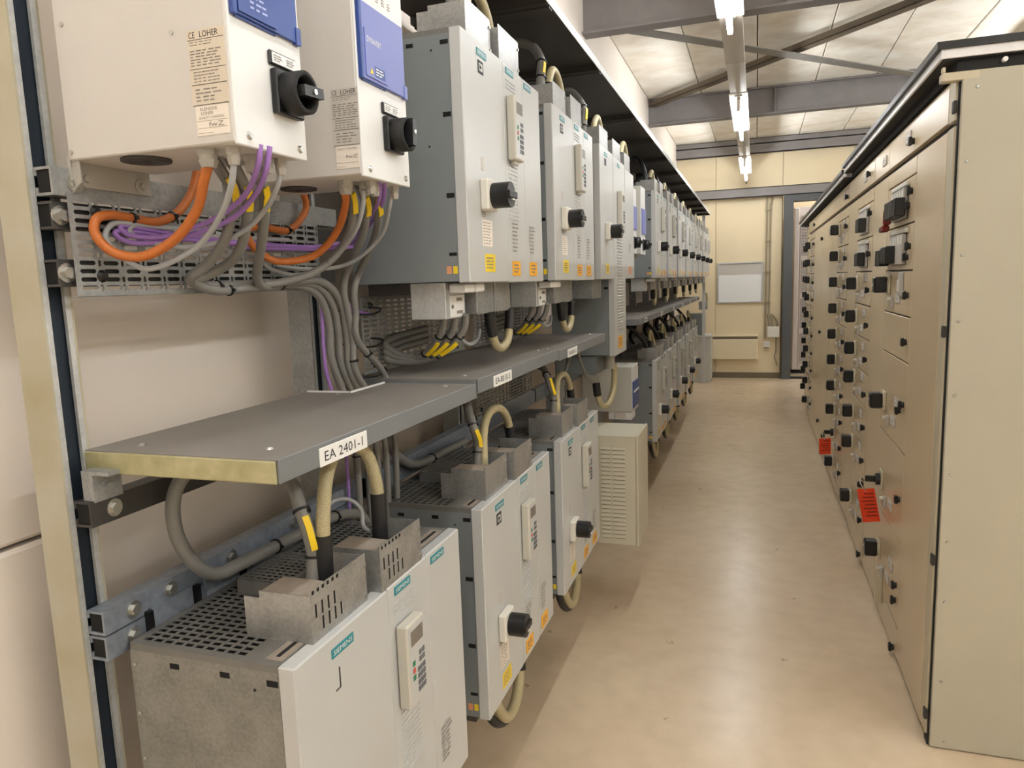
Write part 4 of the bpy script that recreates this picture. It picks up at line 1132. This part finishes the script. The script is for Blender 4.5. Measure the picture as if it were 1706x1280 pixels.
# braided hoses and cables repeated bay after bay
def hose(label, pts, sleeve=((0, .2), (.8, 1)), r=.0125):
    return cable('braided_hose', label, 'hose', pts, r, 'hose', (), (), [(a, b_, 1.25, 'cable_black') for a, b_ in sleeve], 'braided hoses arching between drive terminal boxes', 10)
hose('braided beige hose arching over the nearest lower drive', [(-.70, 1.02, 1.01), (-.70, 1.022, 1.10), (-.702, 1.032, 1.17), (-.715, 1.075, 1.235), (-.73, 1.15, 1.262), (-.722, 1.215, 1.235), (-.705, 1.222, 1.17), (-.70, 1.217, 1.10), (-.70, 1.215, 1.02)], ((0, .2), (.79, .97)))
L2 = [(-.70, 1.80, 1.01), (-.70, 1.797, 1.08), (-.71, 1.83, 1.145), (-.72, 1.90, 1.185), (-.72, 1.99, 1.185), (-.72, 2.06, 1.14), (-.715, 2.075, 1.07), (-.71, 2.07, 1.02)]
hose('braided beige hose arching over the second lower drive', L2, ((.82, .97),))
hose('braided beige hose arching over the third lower drive', [(x, y + .78, z) for x, y, z in L2], ((.82, .97),))
cable('power_cable', 'thick grey cable with a yellow tag rising from the third lower drive', 'cable', [(x, y + .78, z) for x, y, z in CAB['power2'][1][:6]], .0125, 'cable_dark', (.3, .6), (.45,))
for k, y in enumerate((4.955, 5.66, 6.44, 7.22, 8.02)):
    hose('braided hose arching over the %s far lower drive' % ordn[k], [(-.70, y + .16, 1.01), (-.70, y + .16, 1.08), (-.715, y + .21, 1.17), (-.715, y + .29, 1.17), (-.70, y + .34, 1.08), (-.70, y + .34, 1.01)], ((0, .25),))
    cable('power_cable', 'dark cable rising from the %s far lower drive' % ordn[k], 'cable', [(-.72, y + .12, 1.01), (-.74, y + .10, 1.12), (-.85, y + .04, 1.23), (-.94, y + .05, 1.12), (-.94, y + .2, 1.04)], .013, 'cable_black')
# loops below the upper drives
for k, y in enumerate((1.600, 2.378)):
    w = ['the largest upper drive', 'the second upper drive'][k]
    hose('braided beige hose sagging below ' + w, [(-.70, y + .285, 1.475), (-.70, y + .295, 1.43), (-.70, y + .325, 1.383), (-.70, y + .375, 1.366), (-.70, y + .43, 1.385), (-.70, y + .455, 1.43), (-.70, y + .465, 1.475)], ((0, .22), (.80, 1)))
    for q in range(3):
        dx = q * .022
        cable('motor_cable', '%s of three thick cables with yellow tags sweeping under %s' % (['left', 'middle', 'right'][q], w), 'cable',
              [(-.755 + dx, y + .10 + q * .02, 1.475), (-.77 + dx, y + .115 + q * .02, 1.435), (-.81 + dx, y + .135 + q * .01, 1.39), (-.87 + dx * .5, y + .16, 1.36 - q * .004), (-.925, y + .15, 1.375 - q * .012), (-.945, y + .13, 1.40 - q * .018), (-.948, y + .20, 1.415 - q * .018), (-.948, y + .40, 1.425 - q * .018)], .0095, 'cable_dark', (.12, .26), (.19,))
    cable('thin_cable', 'thin grey cable sagging between the covers below ' + w, 'cable', [(-.755, y + .155, 1.475), (-.755, y + .18, 1.425), (-.75, y + .24, 1.39), (-.75, y + .31, 1.395), (-.76, y + .36, 1.42)], .0055, 'cable_grey')
    tp = up.location.z + HU
    hose('beige hose arching over the top of ' + w, [(-.70, y + .17, tp + .02), (-.70, y + .185, tp + .10), (-.70, y + .235, tp + .165), (-.70, y + .30, tp + .165), (-.70, y + .36, tp + .12), (-.70, y + .385, tp + .03)], ((0, .22), (.8, 1)), .014)
    cable('power_cable', 'thick dark cable with a yellow tag arching above ' + w, 'cable', [(-.72, y + .14, tp + .02), (-.72, y + .16, tp + .12), (-.735, y + .22, tp + .20), (-.78, y + .26, tp + .265), (-.86, y + .24, tp + .28), (-.93, y + .18, tp + .22), (-.94, y + .16, tp + .10)], .0165, 'cable_dark', (.17, .30), (.235,))
y = 3.14; tp = 2.13
cable('power_cable', 'thick grey cable with a yellow tag above the single-door upper drive', 'cable', [(-.72, y - .0 + .05, tp + .02), (-.72, y + .06, tp + .10), (-.73, y + .10, tp + .18), (-.80, y + .12, tp + .26), (-.90, y + .08, tp + .24)], .0165, 'cable_dark', (.17, .42), (.3,))
hose('golden hose hanging in a U below the tall narrow drive', [(-.695, 3.70, 1.12), (-.695, 3.705, 1.05), (-.70, 3.68, .975), (-.71, 3.60, .925), (-.73, 3.52, .935), (-.74, 3.49, .99), (-.745, 3.485, 1.05)], ((.86, 1),), .0155)
cable('signal_cable', 'grey cable hanging left of the tall narrow drive', 'cable', [(-.78, 3.24, 1.28), (-.775, 3.26, 1.20), (-.765, 3.33, 1.12), (-.755, 3.40, 1.07), (-.755, 3.44, 1.06)], .008, 'cable_dark')
cable('signal_cable', 'thin grey cable falling past the third shelf end', 'cable', [(-.80, 3.22, 1.28), (-.81, 3.20, 1.20), (-.83, 3.14, 1.10), (-.86, 3.02, 1.05)], .008, 'cable_dark')
for k, yy in enumerate((3.30, 3.99)):
    hose(['braided hose on top of the single-door upper drive', 'tan hose on top of the slim white-and-blue boxes'][k], [(-.70, yy, 2.15), (-.70, yy + .02, 2.24), (-.70, yy + .10, 2.29), (-.70, yy + .18, 2.24), (-.70, yy + .20, 2.15)], ((0, .2),), .014)
for k, y in enumerate((4.955, 5.70, 6.47, 7.24, 8.02, 8.80, 9.58)):
    hose('hose arching over the %s far upper drive' % ordn[k], [(-.70, y + .17, 2.15), (-.70, y + .19, 2.24), (-.70, y + .27, 2.29), (-.70, y + .36, 2.24), (-.70, y + .385, 2.15)], ((0, .22),), .014)
    cable('power_cable', 'dark cable arching above the %s far upper drive' % ordn[k], 'cable', [(-.72, y + .12, 2.15), (-.73, y + .14, 2.27), (-.80, y + .2, 2.38), (-.92, y + .16, 2.30)], .0165, 'cable_black')
    if k < 6: hose('hose sagging below the %s far upper drive' % ordn[k], [(-.70, y + .28, 1.475), (-.70, y + .30, 1.42), (-.70, y + .37, 1.37), (-.70, y + .44, 1.42), (-.70, y + .46, 1.475)], ((0, .22),), .0125)
# loops touching the floor zone under the lower drives
for k, y in enumerate((1.612, 2.392, 4.955, 5.66, 6.44, 7.22, 8.02)):
    w = ['second', 'third', 'first far', 'second far', 'third far', 'fourth far', 'fifth far'][k]
    hose('pale hose hanging in a loop under the %s lower drive' % w, [(-.70, y + .17, .45), (-.69, y + .18, .36), (-.685, y + .24, .285), (-.685, y + .32, .275), (-.69, y + .39, .33), (-.70, y + .42, .44)], ((.80, 1),), .017)
    cable('power_cable', 'black cable hanging in a loop under the %s lower drive' % w, 'cable', [(-.72, y + .14, .45), (-.70, y + .16, .33), (-.695, y + .25, .262), (-.695, y + .36, .262), (-.71, y + .46, .35), (-.73, y + .48, .45)], .013, 'cable_black')
    MB_ = MB().box(-.92, -.69, y + .03, y + .62, .40, ZL - .001); tag(MB_.build('bottom_cover', 'rail_dark'), 'dark bottom cover tray under the %s lower drive' % w, 'cover')
cable('motor_cable', 'black cable with a yellow tag under the edge of the nearest lower drive', 'cable', [(-.80, 1.50, .46), (-.78, 1.53, .38), (-.77, 1.55, .28), (-.80, 1.56, .18), (-.85, 1.56, .1)], .011, 'cable_black', (.2,), (.5,))

# ================================================================== SWITCHGEAR ON THE RIGHT
GX = .547
def gknob_proto():
    r = MB().cyl((0, 0, 0), NX, .046, .008, 20).cyl((-.008, 0, 0), NX, .038, .005, 20)
    base = r
    return base
PROTO = {}
def place(key, make, parent, w):
    if key not in PROTO:
        o = make(parent, w); PROTO[key] = o; return o
    return inst(PROTO[key], parent, w + Vector(PROTO[key]['off']))
def mk_part(mb, name, mats, parent, w, **kw):
    o = mb.build(name, mats, parent, **kw)
    return o
def sub(name, build):
    """part built once at w, copied with shared mesh afterwards"""
    def f(parent, w):
        w = Vector(w)
        if name not in PROTO:
            o = build(parent, w); PROTO[name] = (o, WO[o.name] - w); return o
        o, off = PROTO[name]
        return inst(o, parent, w + off)
    return f
def b_knob(parent, w):
    b = MB(w).cbox(-.010, 0, -.040, .040, -.043, .043, .006, 0); b.cyl((-.010, 0, 0), NX, .034, .004, 20, 0)
    b.cyl((-.014, 0, 0), NX, .031, .030, 18, 1); b.cbox(-.064, -.014, -.031, .031, -.034, .034, .006, 1)
    b.box(-.0655, -.063, .018, .022, -.006, .006, 2)
    return b.build('rotary_knob', ['gear_post', 'black', 'white'], parent)
def b_latch(parent, w):
    b = MB(w).cyl((0, 0, 0), NX, .012, .010, 12); b.cbox(-.020, -.008, -.012, .012, -.016, .016, .003)
    return b.build('latch', 'black', parent)
def b_card(parent, w):
    b = MB(w).cbox(-.004, 0, -.048, .048, -.018, .022, .001, 0).box(-.0046, -.004, -.042, .042, -.012, .016, 1)
    put_lines(b, (-.0049, .03, -.006), NY, PZ, .06, .014, 2, 2, .4, 3)
    return b.build('card_holder', ['module_grey', 'offwhite', 'ink_soft'], parent)
def b_meter(parent, w):
    b = MB(w).cbox(-.007, 0, -.048, .048, -.048, .048, .003, 0).box(-.0076, -.007, -.036, .036, -.036, .036, 1).cbox(-.016, -.007, -.014, .014, -.03, .018, .002, 2)
    return b.build('meter', ['module_grey', 'label_silver', 'offwhite'], parent)
def b_hook(parent, w):
    b = MB(w).cbox(-.012, 0, -.012, .012, -.030, .018, .002, 0).cbox(-.024, -.012, -.010, .010, .004, .016, .002, 1)
    return b.build('hook', ['module_grey', 'offwhite'], parent)
def b_mcb(n):
    def f(parent, w):
        b = MB(w)
        b.box(-.001, .002, -.275, .015, -.062, .066, 2)
        b.cbox(-.014, .001, -.30, .02, .060, .078, .003, 1)
        for k in range(n):
            y = -.262 + k * .0545
            b.cbox(-.016, 0, y, y + .050, -.060, .056, .002, 0); b.box(-.017, -.016, y + .008, y + .042, .018, .048, 1)
        return b.build('breaker_row', ['module_grey', 'offwhite', 'ink'], parent)
    return f
def b_levers(parent, w):
    b = MB(w)
    for k in range(5): b.cbox(-.052, -.014, k * .026, k * .026 + .022, -.036, .034, .004)
    return b.build('breaker_lever', 'black', parent)
knob = sub('k', b_knob); latch = sub('l', b_latch); card = sub('c', b_card); meter = sub('m', b_meter); hook = sub('h', b_hook)
mcb5 = sub('mcb', b_mcb(5)); levers = sub('lev', b_levers)

def gear(y0, y1, label, first=False, gx=GX):
    r = thing('switchgear_cabinet', label, 'switchgear', (.85, y0, 0), None)
    MB().box(gx + .0195, 1.15, y0 + .012, y1 - .002, .02, 2.115).build('body', 'rail_dark', r)  # body coloured dark so the gaps between the fronts look shaded
    MB().box(gx + .035, 1.12, y0 + .02, y1 - .01, .0, .02).build('plinth', 'black_matt', r)
    return r
def panel(parent, y0, y1, z0, z1, name='drawer_front', gx=GX, m='gear_tan'):
    return MB().cbox(gx, gx + .019, y0 + .0006, y1 - .0006, z0 + .003, z1 - .003, .0016).build(name, m, parent)
ROWZ = [1.965, 1.900, 1.726, 1.550, 1.374, 1.199, 1.020, .845, .665, .485, .140, .012]

def drawers(r, ys, w, rows, gx=GX):
    """rows: list of (z0, z1, kind, latch z, knob z)"""
    for z0, z1, kind, zl, zk in rows:
        p = panel(r, ys, ys + w, z0, z1, gx=gx)
        if zl is not None: latch(p, (gx, ys + .058, zl))
        if kind == 'mcb':
            mcb5(p, (gx, ys + .40, (z0 + z1) / 2 - .004))
            if zk: levers(p, (gx, ys + zk, (z0 + z1) / 2 - .022))
        elif kind == 'knob':
            knob(p, (gx, ys + .475, zk)); card(p, (gx, ys + .26, zk - .055)); meter(p, (gx, ys + .20, zk + .005)) if w > .55 and zk > 1.4 and ys < 3.2 else card(p, (gx, ys + .19, zk + .03))
            hook(p, (gx, ys + .37, zk - .068))
        elif kind == 'tagged':
            b = MB((gx, ys + .475, zk)).cbox(-.010, 0, -.040, .040, -.043, .043, .006, 0).cyl((-.010, 0, 0), NX, .027, .018, 18, 1).cbox(-.070, -.024, -.008, .008, -.014, .014, .003, 1)
            b.build('rotary_knob', ['gear_post', 'black'], p)
            card(p, (gx, ys + .26, zk - .055)); hook(p, (gx, ys + .37, zk - .068))
        elif kind == 'lever':
            b = MB((gx, ys + .30, (z0 + z1) / 2)).cbox(-.03, 0, -.006, .006, -.075, .055, .002).cyl((-.02, -.03, .01), NX, .012, .02, 10); b.build('lever_handle', 'gear_post', p)

# --- nearest cabinet
g1 = gear(2.49, 4.04, 'nearest tan switchgear cabinet, with the plain grey end panel facing the camera', True)
ep = MB().cbox(.556, 1.16, 2.484, 2.4995, .004, 2.112, .002).build('end_panel', 'gear_side', g1)
b = MB()
for x_, z_ in ((.583, 2.065), (.565, 1.859), (.565, 1.59), (.565, 1.394), (.565, 1.167), (.565, .920), (.565, .701), (.567, .504), (.568, .234), (.585, .026)):
    MB().cyl((x_ + .012, 2.484, z_), NY, .0055, .003, 12, r2=.004).build('screw', 'steel_bolt', ep)
MB().box(.553, .60, 2.4995, 2.514, .004, 2.10).build('gap_shade', 'black_matt', g1)  # black strip standing in for the shade in the open gap
MB().cbox(GX, GX + .02, 2.514, 2.588, .03, 1.966, .002).build('corner_post', 'gear_post', g1)
MB().cbox(GX, GX + .02, 2.514, 2.588, 1.982, 2.104, .002).build('corner_post', 'gear_post', g1)
for z_ in (2.02, 1.36, .63, .10): MB().cbox(GX - .006, GX + .004, 2.508, 2.530, z_ - .018, z_ + .018, .002).build('hinge', 'rail_dark', g1)
MB().cbox(.503, .60, 2.4835, 2.52, 2.088, 2.112, .002).cbox(.503, .512, 2.4835, 2.50, 2.112, 2.128, .002).build('corner_cover', 'gear_post', g1)
MB().box(GX + .004, .60, 2.50, 2.54, .0, .03).build('foot', 'black_matt', g1)
panel(g1, 2.592, 3.030, .02, 1.966, 'cable_door'); panel(g1, 3.628, 4.036, .02, 1.966, 'cable_door')
td = panel(g1, 2.592, 3.625, 1.984, 2.106, 'top_door'); latch(td, (GX, 3.10, 2.022)); card(td, (GX, 3.20, 2.048))
td = panel(g1, 3.628, 4.036, 1.984, 2.106, 'top_door'); card(td, (GX, 3.74, 2.04))
drawers(g1, 3.035, .590, [(1.900, 1.966, 'blank', None, None), (1.726, 1.900, 'mcb', 1.842, .10), (1.550, 1.726, 'mcb', 1.640, .28), (1.374, 1.550, 'knob', 1.456, 1.492),
    (1.199, 1.374, 'blank', 1.278, None), (.845, 1.199, 'knob', 1.034, .985), (.485, .845, 'tagged', .655, .625), (.140, .485, 'knob', .30, .304), (.012, .140, 'blank', .036, None)])
latch(g1, (GX, 3.035 + .06, .236)); levers(g1, (GX, 3.035 + .42, 1.607)); levers(g1, (GX, 3.035 + .22, 1.790)); latch(g1, (GX, 3.13, 1.60)); latch(g1, (GX, 3.14, 1.795)); latch(g1, (GX, 3.16, 1.0))
lv_ = MB((GX, 3.40, .16)).cbox(-.03, 0, -.006, .006, -.075, .055, .002); lv_.build('lever_handle', 'gear_post', g1)
b = MB((GX, 3.44, 1.775)).cbox(-.045, -.016, -.008, .014, -.035, .03, .006, 0).cbox(-.05, -.018, .004, .034, -.062, -.034, .006, 0); b.build('lockout_hasp', 'red_lock', g1)
b = MB((GX, 3.50, 1.735)).cbox(-.045, -.02, -.012, .05, -.02, .004, .004, 0); b.build('padlock', 'rail_dark', g1)

# --- second and third drawer cabinets
g2 = gear(4.04, 5.07, 'second switchgear cabinet from the camera, with rows of drawers beside the first')
panel(g2, 4.655, 5.066, .02, 1.966, 'cable_door')
td = panel(g2, 4.044, 5.066, 1.984, 2.106, 'top_door'); latch(td, (GX, 4.20, 2.045)); card(td, (GX, 4.35, 2.04))
rows = [(1.900, 1.966, 'blank', None, None), (1.726, 1.900, 'mcb', 1.842, .13), (1.550, 1.726, 'mcb', 1.640, .13)]
for a, b_, zl, zk in ((1.374, 1.550, 1.456, 1.487), (1.199, 1.374, 1.275, 1.303), (1.020, 1.199, 1.098, 1.122), (.845, 1.020, .914, .957), (.665, .845, .739, .757), (.485, .665, .561, .577)):
    rows.append((a, b_, 'knob', zl, zk))
rows += [(.140, .485, 'knob', .234, .250), (.012, .140, 'blank', .044, None)]
drawers(g2, 4.055, .595, rows)
g3 = gear(5.07, 6.10, 'third switchgear cabinet from the camera, ten drawer handles tall with a small red tag')
panel(g3, 5.688, 6.096, .02, 1.966, 'cable_door')
td = panel(g3, 5.074, 6.096, 1.984, 2.106, 'top_door'); latch(td, (GX, 5.15, 2.026)); card(td, (GX, 5.3, 2.04))
R10 = [(1.726, 1.900, 1.842, 1.842), (1.550, 1.726, 1.639, 1.664), (1.374, 1.550, 1.458, 1.486), (1.199, 1.374, 1.284, 1.304), (1.020, 1.199, 1.101, 1.124), (.845, 1.020, .921, .943), (.665, .845, .743, .757), (.485, .665, .565, .585), (.305, .485, .390, .414), (.090, .305, .221, .203)]
drawers(g3, 5.085, .598, [(1.900, 1.966, 'blank', None, None)] + [(a, b_, 'tagged' if k == 8 else 'knob', zl, zk) for k, (a, b_, zl, zk) in enumerate(R10)] + [(.012, .09, 'blank', None, None)])
g4 = gear(6.10, 7.85, 'fourth switchgear cabinet from the camera, with two plain tall doors')
for a, b_ in ((6.104, 6.972), (6.976, 7.846)):
    p = panel(g4, a, b_, .02, 1.966, 'tall_door'); panel(g4, a, b_, 1.984, 2.106, 'top_door')
    if a < 6.5:
        for z_ in (1.847, 1.034, .234): latch(p, (GX, 6.945, z_))
g5 = gear(7.85, 8.78, 'fifth switchgear cabinet from the camera, with a column of small handles near the door')
panel(g5, 8.60, 8.776, .02, 1.966, 'cable_door')
td = panel(g5, 7.854, 8.776, 1.984, 2.106, 'top_door'); latch(td, (GX, 7.9, 2.03)); card(td, (GX, 8.1, 2.03))
drawers(g5, 7.86, .735 - .005, [(1.900, 1.966, 'blank', None, None)] + [(a, b_, 'knob', zl, zk) for a, b_, zl, zk in R10] + [(.012, .09, 'blank', None, None)])
g6 = gear(8.78, 9.70, 'last switchgear cabinet, set slightly back at the far end', gx=GX + .038)
drawers(g6, 8.86, .735, [(1.900, 1.966, 'blank', None, None)] + [(a, b_, 'knob', zl, zk) for a, b_, zl, zk in R10] + [(.012, .09, 'blank', None, None)], gx=GX + .038)
panel(g6, 8.784, 9.696, 1.984, 2.106, 'top_door', gx=GX + .038)

# --- roof sections
def cap(y0, y1, dz, label):
    r = thing('roof_section', label, 'roof', (.83, y0, 2.115 + dz))
    MB().box(.485, 1.17, y0 - .02, y1, 2.176 + dz, 2.196 + dz).build('top_plate', 'black', r)
    MB().cbox(.497, .505, y0 - .012, y1, 2.150 + dz, 2.176 + dz, .001).cbox(.505, 1.165, y0 - .012, y0 - .004, 2.150 + dz, 2.176 + dz, .001).build('pale_strip', 'gear_cap', r)
    MB().box(.545, 1.15, y0 + .01, y1, 2.116, 2.15 + dz).box(.505, 1.165, y0 - .004, y1, 2.146 + dz, 2.176 + dz).build('recess', 'black_matt', r)  # matt black stands in for the shade below the overhang
    return r
rc = cap(2.49, 4.95, 0, 'near roof section of the switchgear, dark with a pale strip')
for x_ in (.66,): MB().cyl((x_, 2.499, 2.133), NY, .007, .014, 14).build('bolt', 'white', rc)
cap(4.97, 9.70, -.025, 'far, slightly lower roof section of the switchgear')
MB_ = MB().cyl((.515, 4.95, 2.138), NX, .012, .012, 12); tag(MB_.build('roof_bolt', 'white'), 'white bolt head at the step between the two roof sections', 'bolt')

# --- red lockout tags with their padlocks
def lock_tag(p, w, h, label, big):
    x, y, z = p
    r = thing('lockout_tag', label, 'tag', (x, y, z))
    a = .5
    lean = Vector((-.06 if big else -.03, -.26 if big else -.05, 0))
    U = Vector((-.93, -.36, 0)).normalized() if big else Vector((-.95, -.3, 0)).normalized()
    D_ = (Vector((.18, -.15, -1)) if big else Vector((.02, -.05, -1))).normalized()
    N = U.cross(D_).normalized()
    o = Vector(p) + D_ * .035
    b = MB()
    vs = []
    for d in (0, .0016):
        for uu, dd in ((-.5, 0), (.5, 0), (.5, 1), (-.5, 1)): vs.append(tuple(o + U * (uu * w) + D_ * (dd * h) + N * d))
    b._add(vs, [(0, 1, 2, 3), (4, 5, 6, 7), (0, 1, 5, 4), (1, 2, 6, 5), (2, 3, 7, 6), (3, 0, 4, 7)], 0)
    for sgn in (-.0008, .0024):
        for k in range(7 if big else 5):
            dd = .14 + k * (.11 if big else .15); L = .55 + .3 * ((k * 37) % 5) / 5
            q = [o + U * (-.40 * w) + D_ * (dd * h) + N * sgn, o + U * ((-.40 + L) * w) + D_ * (dd * h) + N * sgn]
            b._add([tuple(q[0]), tuple(q[1]), tuple(q[1] + D_ * h * .035), tuple(q[0] + D_ * h * .035)], [(0, 1, 2, 3)], 1)
    b.build('card', ['red_tag', 'red_lock'], r)
    b = MB().tube(smooth_path([Vector(p) + Vector((0, .012, -.004)), Vector(p) + Vector((-.012, .0, .012)), Vector(p) + Vector((-.016, -.012, -.008)), o + D_ * .012]), .0035, 8)
    b.build('shackle', 'chrome', r)
    MB(Vector(p)).cbox(-.028, -.002, -.010, .012, -.030, -.004, .004).build('padlock', 'black', r)
    return r
lock_tag((GX - .075, 3.50, .615), .080, .150, 'large red lockout tag hanging from the handle of the nearest switchgear cabinet', True)
lock_tag((GX - .065, 5.545, .405), .085, .115, 'small red lockout tag low on the third switchgear cabinet', False)

bpy.context.view_layer.update()
